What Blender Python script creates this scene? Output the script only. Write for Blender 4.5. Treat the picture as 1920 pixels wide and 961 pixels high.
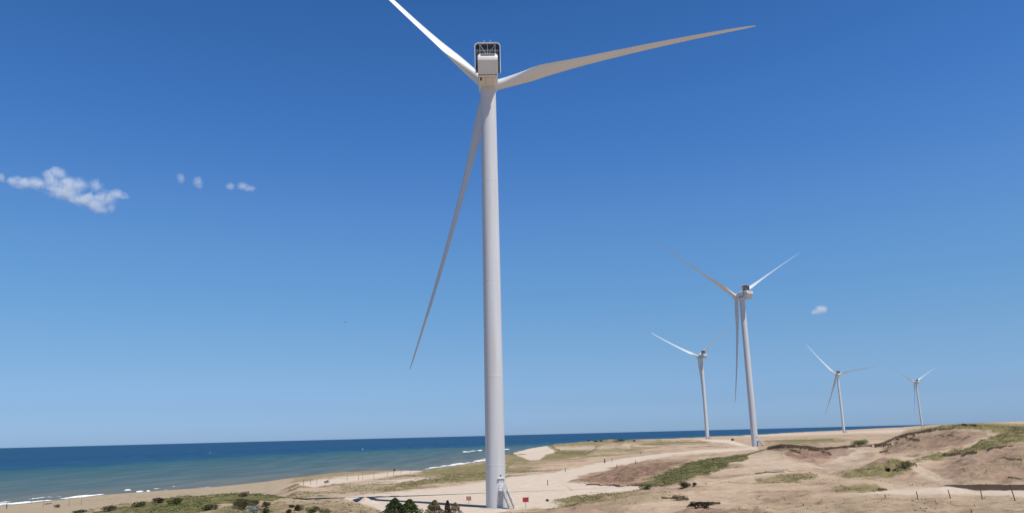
import bpy, bmesh, math, random
import numpy as np
from mathutils import Vector, Matrix

for o in list(bpy.data.objects):
    bpy.data.objects.remove(o, do_unlink=True)
S = bpy.context.scene
COL = S.collection
rad = math.radians

# ------------------------------------------------------------------ camera, sky, sun, exposure
CH = 21.0
FPX, PITCH, ROLL = 1462.0, rad(12.86), rad(1.448)
CX, CY = 960.0, 480.5
cd = bpy.data.cameras.new("camera")
cam = bpy.data.objects.new("camera", cd); COL.objects.link(cam)
cd.sensor_fit = 'HORIZONTAL'; cd.sensor_width = 36.0; cd.lens = 36.0 * FPX / 1920.0
cd.clip_start = 0.5; cd.clip_end = 120000
_c, _s, _cp, _sp = math.cos(ROLL), math.sin(ROLL), math.cos(PITCH), math.sin(PITCH)
_M = np.array([[1, 0, 0], [0, _cp, -_sp], [0, _sp, _cp]])
RIGHT = _M @ np.array([_c, 0, -_s]); UP = _M @ np.array([_s, 0, _c]); FWD = _M @ np.array([0, 1.0, 0])
cam.matrix_world = Matrix(((RIGHT[0], UP[0], -FWD[0], 0), (RIGHT[1], UP[1], -FWD[1], 0),
                           (RIGHT[2], UP[2], -FWD[2], CH), (0, 0, 0, 1)))
S.camera = cam

SUN_EL, SUN_AZ = rad(64.5), rad(133.5)      # azimuth clockwise from +Y
w = bpy.data.worlds.new("World"); S.world = w; w.use_nodes = True
nt = w.node_tree; nt.nodes.clear()
sky = nt.nodes.new('ShaderNodeTexSky'); sky.sky_type = 'NISHITA'; sky.sun_disc = False
sky.sun_elevation = SUN_EL; sky.sun_rotation = SUN_AZ
sky.altitude = 20; sky.air_density = 1.0; sky.dust_density = 0.3; sky.ozone_density = 3.0
hsv = nt.nodes.new('ShaderNodeHueSaturation'); hsv.inputs['Saturation'].default_value = 1.15
bg = nt.nodes.new('ShaderNodeBackground'); bg.inputs['Strength'].default_value = 0.15
wo = nt.nodes.new('ShaderNodeOutputWorld')
# colour of the Nishita sky corrected by height above the horizon
tcw = nt.nodes.new('ShaderNodeTexCoord'); sep = nt.nodes.new('ShaderNodeSeparateXYZ'); crp = nt.nodes.new('ShaderNodeValToRGB'); mul = nt.nodes.new('ShaderNodeMix')
mul.data_type = 'RGBA'; mul.blend_type = 'MULTIPLY'; mul.clamp_result = False; mul.inputs[0].default_value = 1.0
SKYC = [(0.0, (.385, .62, 1.25)), (.012, (.378, .595, 1.18)), (.04, (.402, .568, .985)), (.079, (.482, .625, .885)), (.118, (.548, .692, .88)), (.17, (.588, .775, .934)), (.222, (.633, .832, 1.0)),
        (.274, (.629, .842, 1.06)), (.336, (.567, .819, 1.1)), (.397, (.502, .796, 1.098)), (.454, (.461, .754, 1.048)), (.505, (.425, .724, 1.01)), (.62, (.33, .45, .50)), (1.0, (.22, .26, .26))]  # overhead stops, out of view, darkened to weaken the fill in shadows
els = crp.color_ramp.elements
for i, (p, c) in enumerate(SKYC):
    c4 = tuple(v / 1.25 for v in c) + (1,)
    if i < 2: els[i].position, els[i].color = p, c4
    else: e = els.new(p); e.color = c4
nt.links.new(tcw.outputs['Generated'], sep.inputs[0]); nt.links.new(sep.outputs['Z'], crp.inputs[0])
nt.links.new(sky.outputs[0], hsv.inputs['Color']); nt.links.new(hsv.outputs[0], mul.inputs[6]); nt.links.new(crp.outputs[0], mul.inputs[7]); nt.links.new(mul.outputs[2], bg.inputs['Color'])
nt.links.new(bg.outputs[0], wo.inputs['Surface'])

sl = bpy.data.lights.new("sun", 'SUN'); sl.energy = 4.9; sl.angle = rad(0.5); sl.color = (1.0, 0.96, 0.9)
sun = bpy.data.objects.new("sun", sl); COL.objects.link(sun)
sdir = Vector((math.sin(SUN_AZ) * math.cos(SUN_EL), math.cos(SUN_AZ) * math.cos(SUN_EL), math.sin(SUN_EL)))
sun.rotation_euler = sdir.to_track_quat('Z', 'Y').to_euler()
S.view_settings.view_transform = 'Standard'; S.view_settings.look = 'None'
S.view_settings.exposure = 0.0; S.view_settings.gamma = 1.0; S.view_settings.use_curve_mapping = False
S.render.engine = 'CYCLES'
S.cycles.max_bounces = 8; S.cycles.diffuse_bounces = 3; S.cycles.volume_bounces = 6
S.cycles.use_denoising = True

# ------------------------------------------------------------------ helpers
rng = np.random.default_rng(7)
random.seed(7)
CAMP = np.array([0, 0, CH])

def project(P):
    Q = np.asarray(P, float) - CAMP
    z = np.maximum(Q @ FWD, 1e-3)
    return CX + FPX * (Q @ RIGHT) / z, CY - FPX * (Q @ UP) / z

def ray(px, py):
    d = FWD + (px - CX) / FPX * RIGHT + (CY - py) / FPX * UP
    return d / np.hypot(d[0], d[1])          # unit horizontal length

def tag(o, label=None, cat=None, group=None, kind=None):
    if label: o['label'] = label
    if cat: o['category'] = cat
    if group: o['group'] = group
    if kind: o['kind'] = kind
    return o

def link(name, me, mat=None, parent=None):
    o = bpy.data.objects.new(name, me); COL.objects.link(o)
    if mat is not None and me is not None and not me.materials: me.materials.append(mat)
    if parent is not None: o.parent = parent
    return o

def empty(name, loc, rz=0.0):
    o = bpy.data.objects.new(name, None); COL.objects.link(o)
    o.location = loc; o.rotation_euler = (0, 0, rz); o.empty_display_size = 0.2
    return o

class MB:
    def __init__(s): s.v = []; s.f = []
    def add(s, vs, fs):
        n = len(s.v); s.v += [tuple(map(float, v)) for v in vs]; s.f += [tuple(i + n for i in f) for f in fs]
    def box(s, c, d, rz=0.0, M=None):
        x, y, z = d[0] / 2, d[1] / 2, d[2] / 2
        vs = [Vector((sx * x, sy * y, sz * z)) for sz in (-1, 1) for sx, sy in ((-1, -1), (1, -1), (1, 1), (-1, 1))]
        if M is None: M = Matrix.Rotation(rz, 3, 'Z')
        vs = [M @ v + Vector(c) for v in vs]
        s.add(vs, [(3, 2, 1, 0), (4, 5, 6, 7), (0, 1, 5, 4), (1, 2, 6, 5), (2, 3, 7, 6), (3, 0, 4, 7)])
    def bar(s, a, b, r, n=8, r2=None):
        a, b = Vector(a), Vector(b); r2 = r if r2 is None else r2
        d = (b - a); L = d.length
        if L < 1e-6: return
        q = d.to_track_quat('Z', 'Y').to_matrix()
        vs = []
        for P, R in ((a, r), (b, r2)):
            for i in range(n):
                an = 2 * math.pi * i / n
                vs.append(P + q @ Vector((R * math.cos(an), R * math.sin(an), 0)))
        fs = [(i, (i + 1) % n, n + (i + 1) % n, n + i) for i in range(n)]
        fs += [tuple(range(n - 1, -1, -1)), tuple(range(n, 2 * n))]
        s.add(vs, fs)
    def loft(s, rings, cap0=True, cap1=True):
        n = len(rings[0]); vs = [p for r in rings for p in r]; fs = []
        for k in range(len(rings) - 1):
            for i in range(n):
                fs.append((k * n + i, k * n + (i + 1) % n, (k + 1) * n + (i + 1) % n, (k + 1) * n + i))
        if cap0: fs.append(tuple(range(n - 1, -1, -1)))
        if cap1: fs.append(tuple(range((len(rings) - 1) * n, len(rings) * n)))
        s.add(vs, fs)
    def mesh(s, name, smooth=False, angle=None):
        me = bpy.data.meshes.new(name); me.from_pydata(s.v, [], s.f); me.update()
        if smooth:
            me.polygons.foreach_set('use_smooth', [True] * len(me.polygons))
            if angle: me.set_sharp_from_angle(angle=angle)
        return me
    def build(s, name, mat, parent=None, smooth=False, angle=None):
        return link(name, s.mesh(name, smooth, angle), mat, parent)

# ------------------------------------------------------------------ noise
def _hash(ix, iy, seed):
    h = (ix.astype(np.int64) * 374761393 + iy.astype(np.int64) * 668265263 + seed * 974634777) & 0x7fffffff
    h = ((h ^ (h >> 13)) * 1274126177) & 0x7fffffff
    h = (h ^ (h >> 16)) & 0xffffff
    return h / float(0xffffff)

def vnoise(x, y, seed=0):
    ix, iy = np.floor(x), np.floor(y); fx, fy = x - ix, y - iy
    fx = fx * fx * (3 - 2 * fx); fy = fy * fy * (3 - 2 * fy)
    a, b = _hash(ix, iy, seed), _hash(ix + 1, iy, seed); c, d = _hash(ix, iy + 1, seed), _hash(ix + 1, iy + 1, seed)
    return (a * (1 - fx) + b * fx) * (1 - fy) + (c * (1 - fx) + d * fx) * fy

def fbm(x, y, oct=4, seed=0):
    t = np.zeros_like(x); a = 0.5; s = 0
    for k in range(oct):
        t += a * vnoise(x * 2 ** k + 17.3 * k, y * 2 ** k - 9.1 * k, seed + k); s += a; a *= 0.5
    return t / s                                 # 0..1

# ------------------------------------------------------------------ materials
def newmat(name):
    m = bpy.data.materials.new(name); m.use_nodes = True
    n = m.node_tree; b = n.nodes['Principled BSDF']
    return m, n, b

def N(n, t, **kw):
    k = n.nodes.new(t)
    for a, v in kw.items(): setattr(k, a, v)
    return k

def noise_node(n, scale, detail=5, rough=0.55, obj=False):
    tc = N(n, 'ShaderNodeTexCoord'); t = N(n, 'ShaderNodeTexNoise')
    t.inputs['Scale'].default_value = scale; t.inputs['Detail'].default_value = detail; t.inputs['Roughness'].default_value = rough
    n.links.new(tc.outputs['Object'] if obj else N(n, 'ShaderNodeNewGeometry').outputs['Position'], t.inputs['Vector'])
    return t.outputs[0]

def mapr(n, src, a, b, c=0.0, d=1.0):
    k = N(n, 'ShaderNodeMapRange'); n.links.new(src, k.inputs[0])
    for i, v in enumerate((a, b, c, d)): k.inputs[i + 1].default_value = v
    return k.outputs[0]

def math_n(n, op, a, b=None, clamp=False):
    k = N(n, 'ShaderNodeMath', operation=op, use_clamp=clamp)
    for i, v in enumerate((a, b)):
        if v is None: continue
        if isinstance(v, (int, float)): k.inputs[i].default_value = v
        else: n.links.new(v, k.inputs[i])
    return k.outputs[0]

def mix(n, fac, a, b):
    k = N(n, 'ShaderNodeMix', data_type='RGBA')
    for sock, v in ((k.inputs[0], fac), (k.inputs[6], a), (k.inputs[7], b)):
        if isinstance(v, (int, float)): sock.default_value = v
        elif isinstance(v, tuple): sock.default_value = (*v, 1.0) if len(v) == 3 else v
        else: n.links.new(v, sock)
    return k.outputs[2]

def simple(name, col, rough=0.6, var=0.12, scale=1.5, metal=0.0, spec=0.3, col2=None, obj=True, bump=0.0):
    m, n, b = newmat(name)
    f = noise_node(n, scale, obj=obj)
    c2 = col2 or tuple(c * (1 - 2 * var) for c in col)
    n.links.new(mix(n, mapr(n, f, 0.3, 0.7), col, c2), b.inputs['Base Color'])
    b.inputs['Roughness'].default_value = rough; b.inputs['Metallic'].default_value = metal
    b.inputs['Specular IOR Level'].default_value = spec
    if bump:
        bp = N(n, 'ShaderNodeBump'); bp.inputs['Strength'].default_value = bump; n.links.new(f, bp.inputs['Height'])
        n.links.new(bp.outputs[0], b.inputs['Normal'])
    return m

def leafmat(name, c1, c2, c3, scale=0.8):
    m, n, b = newmat(name)
    f = noise_node(n, scale, detail=3); g = noise_node(n, scale * 6, detail=2)
    c = mix(n, mapr(n, f, 0.35, 0.65), c1, c2); c = mix(n, mapr(n, g, 0.5, 0.75), c, c3)
    n.links.new(c, b.inputs['Base Color']); b.inputs['Roughness'].default_value = 0.75
    b.inputs['Specular IOR Level'].default_value = 0.15
    return m

# turbine paint: off-white coat with faint run-down grime
def paintmat(name, col, dirt=0.06):
    m, n, b = newmat(name)
    tc = N(n, 'ShaderNodeTexCoord'); mp = N(n, 'ShaderNodeMapping'); mp.inputs['Scale'].default_value = (0.9, 0.9, 0.05)
    t = N(n, 'ShaderNodeTexNoise'); t.inputs['Scale'].default_value = 1.0; t.inputs['Detail'].default_value = 6
    n.links.new(tc.outputs['Object'], mp.inputs[0]); n.links.new(mp.outputs[0], t.inputs['Vector'])
    c = mix(n, mapr(n, t.outputs[0], 0.35, 0.7), col, tuple(x * (1 - dirt * (1 + 0.4 * i)) for i, x in enumerate(col)))
    n.links.new(c, b.inputs['Base Color']); b.inputs['Roughness'].default_value = 0.42
    b.inputs['Specular IOR Level'].default_value = 0.35
    return m

M_TOWER = paintmat('tower_paint', (0.625, 0.64, 0.66), 0.10)
M_BLADE = paintmat('blade_paint', (0.69, 0.70, 0.70), 0.06)
M_NAC = paintmat('nacelle_paint', (0.70, 0.70, 0.69), 0.05)
M_DARK = simple('dark_metal', (0.03, 0.032, 0.036), 0.5, 0.2)
M_RAD = simple('radiator_core', (0.045, 0.055, 0.075), 0.55, 0.25, scale=3)
M_SEAM = simple('seam_line', (0.16, 0.16, 0.16), 0.7, 0.1)
M_STEEL = simple('galvanised_steel', (0.5, 0.51, 0.52), 0.45, 0.1, metal=0.2)
M_WOOD = simple('weathered_wood', (0.16, 0.12, 0.09), 0.85, 0.2, scale=6)
M_RED = simple('red_sign_paint', (0.55, 0.07, 0.09), 0.55, 0.1)
M_PINK = simple('faded_red_sign_paint', (0.62, 0.17, 0.18), 0.6, 0.1)
M_SIGNTXT = simple('pale_lettering', (0.7, 0.6, 0.58), 0.6, 0.05)
M_SIGNDRK = simple('dark_lettering', (0.16, 0.03, 0.04), 0.6, 0.05)
M_CONC = simple('concrete', (0.36, 0.34, 0.31), 0.9, 0.12, scale=2, bump=0.2)

# ------------------------------------------------------------------ terrain: radial survey of the ground
# each line: points (pixel column at ground level, range in m, ('y', pixel row) or ('z', metres))
Y = lambda x, r, y: (x, r, 'y', y)
Z = lambda x, r, z: (x, r, 'z', z)
W = lambda x, y, z: (x, (CH - z) / -float(ray(x, y)[2]), 'z', z)      # the point of level z seen at a pixel
COAST = [W(x, y, 0.0)[:2] for x, y in ((-300, 975), (-150, 961), (0, 947.5), (60, 942), (130, 934.5), (200, 926), (300, 918.5), (390, 913), (450, 907), (500, 901.5), (540, 897), (590, 890), (640, 885), (720, 880), (790, 880), (850, 872), (905, 864.5))] + \
        [(950, 760), (985, 860), (1040, 1000), (1100, 1170), (1250, 1290), (1320, 1380), (1400, 1520), (1440, 1720), (1580, 2700), (1700, 4200), (1760, 6500), (1900, 12000), (2300, 16000)]
def coast_r(x): return np.interp(x, [c[0] for c in COAST], [c[1] for c in COAST])
LX = [-300, -150, 0, 100, 200, 300, 400, 450, 500]
def lowland(k, z): return [Z(x, float(coast_r(x)) * k, z) for x in LX]

LINES = [
 [Y(-300, 160, 1075), Y(0, 150, 1030), Y(150, 145, 1005), Y(480, 140, 985), Y(960, 130, 985), Y(1440, 120, 985), Y(1920, 112, 985), Y(2300, 108, 985)],
 [W(-300, 1020, 3.2), W(0, 990, 3.0), W(100, 978, 3.4), Y(150, 188, 961), Y(200, 186, 951), Y(260, 186, 945), Y(300, 186, 938), Y(350, 186, 932), Y(420, 186, 929),
  Y(480, 186, 927), Y(520, 184, 932), Y(600, 176, 938), Y(650, 172, 942), Y(700, 165, 951), Y(760, 158, 960), Y(860, 156, 960), Y(930, 158, 958), Y(960, 161, 955),
  Y(1000, 165, 947), Y(1030, 165, 938), Y(1110, 166, 932), Y(1160, 166, 928), Y(1200, 168, 917), Y(1300, 168, 915), Y(1400, 165, 915), Y(1600, 165, 915),
  Y(1700, 165, 917), Y(1760, 166, 916), Y(1800, 170, 919), Y(1920, 171, 921), Y(2300, 171, 921)],
 [W(-300, 1003, 2.5), W(0, 974, 2.3), W(100, 966, 2.5), Z(200, 225, 3.0), Z(300, 225, 3.2), Z(400, 225, 3.4), Z(500, 225, 3.8)] + [Z(560, 205, 6.0), Z(640, 200, 6.4), Z(930, 200, 6.4), Z(1030, 190, 6.4), Z(1120, 195, 6.4),
  Z(1200, 195, 7.0), Z(1250, 195, 8.6), Y(1300, 195, 897), Y(1400, 200, 893), Y(1500, 195, 896), Y(1600, 190, 898), Y(1700, 190, 899), Y(1750, 186, 902), Y(1790, 174.5, 911), Y(1830, 174, 909), Y(1920, 174, 909), Y(2300, 174, 905)],
 lowland(0.88, 1.9) + [Z(560, 260, 6.2), Z(930, 260, 6.4), Z(1030, 260, 6.6), Z(1120, 250, 7.0), Z(1200, 250, 8.0), Y(1300, 240, 878), Y(1400, 250, 863), Y(1470, 240, 868),
  Y(1540, 225, 883), Y(1600, 218, 875), Y(1650, 215, 869), Y(1690, 215, 866), Y(1720, 222, 860), Y(1760, 228, 850), Y(1800, 235, 840), Y(1860, 245, 819), Y(1920, 250, 811), Y(2300, 250, 800)],
 lowland(0.97, 0.5) + [Z(560, 350, 5.0), Z(720, 360, 5.2), Z(800, 360, 5.4), Z(930, 380, 6.0), Z(1030, 400, 7.0), Z(1120, 380, 7.8), Z(1200, 336, 8.5), Y(1300, 300, 859), Y(1400, 275, 854), Y(1440, 275, 853),
  Y(1470, 262, 852), Y(1540, 250, 867), Y(1600, 245, 868), Y(1650, 250, 862), Y(1700, 255, 851), Y(1760, 262, 836), Y(1815, 264, 822), Y(1860, 264, 809), Y(1920, 268, 806), Y(2300, 268, 797)],
 lowland(1.02, -0.4) + [Z(560, 405, 3.6), Z(640, 450, 3.2), Z(720, 468, 2.7), Z(790, 480, 1.6), Z(850, 535, 2.0), Z(905, 595, 2.3), Z(940, 620, 4.5), Z(1030, 620, 7.6), Z(1120, 600, 8.6), Z(1200, 500, 9.0),
  Y(1300, 400, 846), Y(1400, 330, 849), Y(1440, 310, 841), Y(1470, 298, 833), Y(1530, 292, 837), Y(1600, 290, 831), Y(1640, 290, 833), Y(1660, 295, 836), Y(1680, 300, 826), Y(1700, 300, 816),
  Y(1760, 300, 804), Y(1815, 292, 796), Y(1860, 287, 799), Y(1920, 288, 802), Y(2300, 288, 793)],
 lowland(1.08, -2.0) + [Z(560, 450, -0.6), Z(640, 500, -0.8), Z(720, 520, -0.8), Z(790, 530, -0.8), Z(850, 590, -0.8), Z(905, 655, -0.8), Z(940, 700, 2.5), Z(985, 790, 6.5), Z(1030, 880, 8.2), Z(1120, 850, 9.2), Z(1200, 700, 9.6),
  Z(1300, 520, 9.9), Z(1400, 400, 9.6), Z(1470, 355, 10.5), Z(1600, 350, 10.5), Z(1700, 372, 11), Z(1815, 372, 14), Z(1920, 380, 15), Z(2300, 380, 16)],
 lowland(1.2, -3.0) + [Z(560, 520, -3), Z(720, 600, -3), Z(905, 720, -3), Z(950, 730, -1.0), Z(985, 835, -0.5), Z(1040, 985, 8.6), Z(1100, 1140, 9.2), Z(1250, 1250, 9.4), Z(1320, 1330, 9.6), Z(1400, 1450, 9.8), Z(1440, 1650, 9.8), Z(1580, 2500, 10),
  Z(1700, 3600, 12), Z(1760, 4000, 18), Z(1920, 4000, 23), Z(2300, 4000, 24)],
 lowland(1.5, -4.0) + [Z(560, 800, -4), Z(905, 900, -4), Z(985, 930, -4), Z(1040, 1050, -3), Z(1100, 1240, -3), Z(1250, 1370, -3), Z(1320, 1450, -3), Z(1400, 1590, -3), Z(1440, 1800, -3), Z(1580, 2900, -3), Z(1700, 4300, -3),
  Z(1800, 7000, 10), Z(1920, 7000, 24), Z(2300, 7000, 26)],
]
HORX = lambda x: np.interp(x, [0, 960, 1920], [837, 812.5, 788])
def az_of(x):            # azimuth of a column near the ground
    x = np.atleast_1d(np.asarray(x, float))
    out = []
    for v in x:
        d = ray(v, 870.0); out.append(math.atan2(d[0], d[1]))
    return np.array(out)

inner = np.linspace(rad(-37), rad(37), 1000)
left = np.radians(np.concatenate([np.arange(-180, -60, 6), np.arange(-60, -37, 0.8)]))
right = np.radians(np.concatenate([np.arange(37.6, 60, 0.8), np.arange(60, 181, 6)]))
PHI = np.concatenate([left, inner, right])
RR = np.concatenate([np.array([1.0, 4, 9, 15, 22, 30, 40, 52, 64, 76, 86, 96]), np.geomspace(104, 420, 430), np.geomspace(424, 1500, 150), np.geomspace(1530, 9000, 60)])
LR = np.log(RR)
def line_arrays(L):
    az = az_of([p[0] for p in L]); rr = np.array([p[1] for p in L], float); zz = []
    for x, r, k, v in L:
        zz.append(CH + r * ray(x, v)[2] if k == 'y' else v)
    o = np.argsort(az)
    return np.interp(PHI, az[o], rr[o]), np.interp(PHI, az[o], np.array(zz)[o])
ctrl_r = [np.full_like(PHI, v) for v in (0.9, 9, 32, 78)]
ctrl_z = [np.full_like(PHI, v) for v in (19.25, 19.1, 15.0, 9.6)]
for L in LINES:
    r_, z_ = line_arrays(L); ctrl_r.append(r_); ctrl_z.append(z_)
ctrl_r.append(np.maximum(ctrl_r[-1] * 1.2, 9100)); ctrl_z.append(ctrl_z[-1])
CR = np.log(np.array(ctrl_r)); CZ = np.array(ctrl_z)
for k in range(1, len(CR)): CR[k] = np.maximum(CR[k], CR[k - 1] + 0.02)
def pchip_cols(CR, CZ, LR):
    K, n = CR.shape; h = np.diff(CR, axis=0); dl = np.diff(CZ, axis=0) / h
    m = np.zeros_like(CZ); m[0] = dl[0]; m[-1] = dl[-1]
    w1 = 2 * h[1:] + h[:-1]; w2 = h[1:] + 2 * h[:-1]
    same = dl[1:] * dl[:-1] > 0
    with np.errstate(divide='ignore', invalid='ignore'):
        hm = (w1 + w2) / (w1 / dl[:-1] + w2 / dl[1:])
    m[1:-1] = np.where(same, np.nan_to_num(hm), 0)
    out = np.empty((n, len(LR)))
    for j in range(n):
        i = np.clip(np.searchsorted(CR[:, j], LR) - 1, 0, K - 2)
        H = h[i, j]; t = np.clip((LR - CR[i, j]) / H, 0, 1)
        t2, t3 = t * t, t * t * t
        out[j] = (2 * t3 - 3 * t2 + 1) * CZ[i, j] + (t3 - 2 * t2 + t) * H * m[i, j] + (-2 * t3 + 3 * t2) * CZ[i + 1, j] + (t3 - t2) * H * m[i + 1, j]
    return out
ZG = pchip_cols(CR, CZ, LR)
PG, RG = np.meshgrid(PHI, RR, indexing='ij')
XG, YG = np.sin(PG) * RG, np.cos(PG) * RG

# ---- photograph-surveyed ground cover: outlines (pixel space of the survey view), laid onto the ground
PXG, PYG = project(np.stack([XG, YG, ZG], -1).reshape(-1, 3))
PXG = PXG.reshape(XG.shape); PYG = PYG.reshape(XG.shape)
NZ1 = fbm(XG / 9, YG / 9, 4, 3) - 0.5
NZ2 = fbm(XG / 2.2, YG / 2.2, 3, 11) - 0.5
NZ3 = fbm(XG / 30, YG / 30, 3, 23) - 0.5
VIS = (RG > 105) & (np.abs(PG) < rad(37.5))
def sdf_poly(px, py, poly):
    d = np.full(px.shape, 1e9); ins = np.zeros(px.shape, bool); n = len(poly)
    for i in range(n):
        x0, y0 = poly[i]; x1, y1 = poly[(i + 1) % n]
        ex, ey = x1 - x0, y1 - y0; L2 = ex * ex + ey * ey + 1e-9
        t = np.clip(((px - x0) * ex + (py - y0) * ey) / L2, 0, 1)
        d = np.minimum(d, np.hypot(px - x0 - t * ex, (py - y0 - t * ey)))
        c = (y0 > py) != (y1 > py)
        with np.errstate(divide='ignore', invalid='ignore'):
            xi = x0 + (py - y0) * ex / (ey if abs(ey) > 1e-9 else 1e-9)
        ins ^= c & (px < xi)
    return np.where(ins, d, -d)
def paint(arr, poly, soft=2.5, val=1.0, jx=10, jy=2.5, rmin=0, rmax=1e9):
    xs = [p[0] for p in poly]; ys = [p[1] for p in poly]; pad = 25
    sel = VIS & (PXG > min(xs) - pad) & (PXG < max(xs) + pad) & (PYG > min(ys) - pad) & (PYG < max(ys) + pad) & (RG > rmin) & (RG < rmax)
    if not sel.any(): return
    d = sdf_poly(PXG[sel] + jx * 2 * NZ1[sel], PYG[sel] + jy * (1.2 * NZ1[sel] + 1.6 * NZ2[sel]) * 2, poly)
    v = np.clip(d / soft * 0.5 + 0.5, 0, 1); v = v * v * (3 - 2 * v) * val
    arr[sel] = np.maximum(arr[sel], v)
def stroke(arr, pts, w=2.0, val=1.0, jy=1.5, rmin=0, rmax=1e9):
    xs = [p[0] for p in pts]; ys = [p[1] for p in pts]; pad = 15
    sel = VIS & (PXG > min(xs) - pad) & (PXG < max(xs) + pad) & (PYG > min(ys) - pad) & (PYG < max(ys) + pad) & (RG > rmin) & (RG < rmax)
    px, py = PXG[sel] + 8 * NZ1[sel], PYG[sel] + jy * 2 * NZ2[sel]
    d = np.full(px.shape, 1e9)
    for (x0, y0), (x1, y1) in zip(pts[:-1], pts[1:]):
        ex, ey = x1 - x0, y1 - y0; L2 = ex * ex + ey * ey + 1e-9
        t = np.clip(((px - x0) * ex + (py - y0) * ey) / L2, 0, 1)
        d = np.minimum(d, np.hypot((px - x0 - t * ex), (py - y0 - t * ey)))
    v = np.clip((w - d) / (0.6 * w) , 0, 1) * val
    arr[sel] = np.maximum(arr[sel], v)
zero = lambda: np.zeros(XG.shape)
pale, dry, green, soil, dark, beach = zero(), zero(), zero(), zero(), zero(), zero()
# pale compacted sand: pad, road, tracks, bare dune faces
paint(pale, [(690, 926), (800, 916), (910, 902), (960, 893), (1040, 884), (1100, 871), (1160, 860), (1250, 848), (1330, 842), (1420, 838), (1420, 842), (1330, 848), (1260, 853),
             (1200, 865), (1150, 876), (1100, 888), (1065, 904), (1120, 908), (1215, 912), (1190, 917), (1120, 926), (1060, 933), (1000, 944), (940, 958), (860, 972), (730, 972), (700, 950), (660, 938), (630, 932)], 3, 1.0, 5, 1.5)
# relief noise
amp = np.clip((RG - 60) / 60, 0, 1) * np.clip((ZG - 0.6) / 3, 0, 1) * (1 - 0.92 * np.clip(pale, 0, 1) * (PXG < 1260) * (RG < 420))
amp *= np.where(PYG > 880, 0.8, 1.0)
far = np.clip(1.3 - RG / 500, 0.25, 1)
ZG = ZG + amp * (1.4 * NZ3 + (0.75 + .45 * (PXG > 1000)) * NZ1 * far + (0.22 + .2 * (PXG > 1000)) * NZ2 * far)
def bump_at(px, py, r, R, h):
    d = ray(px, py) * r; q = np.exp(-((XG - d[0]) ** 2 + (YG - d[1]) ** 2) / (R * R)); return h * q * (1 + 0.6 * NZ2)
for px, py, r, R, h in ((686, 938, 186, 1.6, 1.3), (652, 940, 180, 1.8, 1.0), (1030, 938, 166, 1.8, 0.5), (700, 936, 184, 1.2, 0.7)):
    ZG += bump_at(px, py, r, R, h)
# eroded rims: the turf edge stands proud of the sand face below it
def rim(pts, h, L):
    global ZG
    az = az_of([p[0] for p in pts]); rr = [p[1] for p in pts]; hh = [p[2] for p in pts]
    rc_ = np.interp(PG, az, rr); hc = h * np.interp(PG, az, hh, 0, 0) * (0.7 + 1.2 * np.clip(NZ2 + .25, 0, 1))
    q = rc_ - 2.0 - RG + 3 * NZ1
    ZG = ZG - hc * np.clip(q / 1.6, 0, 1) * np.exp(-np.clip(q, 0, None) / L) * VIS
rim([(1436, 312, 0), (1465, 299, 1), (1530, 292, 1), (1600, 290, 1), (1636, 290, .3), (1650, 291, .2), (1680, 300, 1), (1700, 300, 1), (1750, 300, .8), (1790, 296, .2), (1830, 292, 0)], 1.5, 16)
rim([(1755, 229, 0), (1772, 231, 1), (1800, 235, .7), (1812, 236, 1), (1835, 240, .8), (1860, 245, .2), (1890, 247, 0)], 1.1, 10)
rim([(1040, 262, 0), (1070, 216, .8), (1130, 212, 1), (1200, 212, 1), (1240, 214, 0)], 0.6, 6)
def mound(px, py, r, R, h, sq=1.0):
    global ZG
    d = ray(px, py) * r; e = np.array([d[0], d[1]]) / r
    a_ = (XG - d[0]) * e[0] + (YG - d[1]) * e[1]; b_ = -(XG - d[0]) * e[1] + (YG - d[1]) * e[0]
    ZG = ZG + h * np.exp(-((a_ / (R * sq)) ** 2 + (b_ / R) ** 2)) * (1 + .5 * NZ1)
def crest(pts, h, L, lift=0.0):
    global ZG
    az = az_of([p[0] for p in pts]); rr = [p[1] for p in pts]; hh = [p[2] for p in pts]
    hc = np.interp(PG, az, hh, 0, 0); q = RG - np.interp(PG, az, rr) - 2.5 * NZ1
    ZG = ZG + VIS * hc * (lift * np.exp(-(q / 6) ** 2) - h * np.clip(q / 5, 0, 1) * np.exp(-np.clip(q, 0, None) / L))
crest([(1520, 228, 0), (1560, 222, .7), (1610, 218, 1), (1690, 215, 1), (1715, 220, .4), (1735, 224, 0)], 2.0, 16, .5)
crest([(1395, 206, 0), (1430, 204, .8), (1480, 203, 1), (1530, 203, .6), (1550, 203, 0)], 1.3, 10, .4)
crest([(1545, 177, 0), (1570, 176, .8), (1640, 176, 1), (1660, 176, .6), (1668, 176, 0)], .8, 6, .5)
crest([(1020, 165, 0), (1040, 166, .8), (1170, 167, 1), (1210, 169, .5), (1240, 170, 0)], .5, 6, .3)
crest([(1730, 226, 0), (1770, 231, .7), (1800, 236, .8), (1850, 245, .5), (1880, 248, 0)], 1.6, 14, .3)
mound(1155, 842, 600, 20, 5.0, 1.3); mound(1040, 846, 640, 9, 2.2, 1.5); mound(1062, 836, 800, 16, 3.0); mound(985, 845, 690, 10, 1.2)
mound(1470, 893, 200, 7, .9, 1.2); mound(1610, 913, 172, 5, .8, .8); mound(1655, 880, 210, 9, .9); mound(1540, 826, 420, 22, 2.5)
mound(1270, 828, 900, 40, 2.5); mound(1140, 827, 1000, 30, 3)

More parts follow.
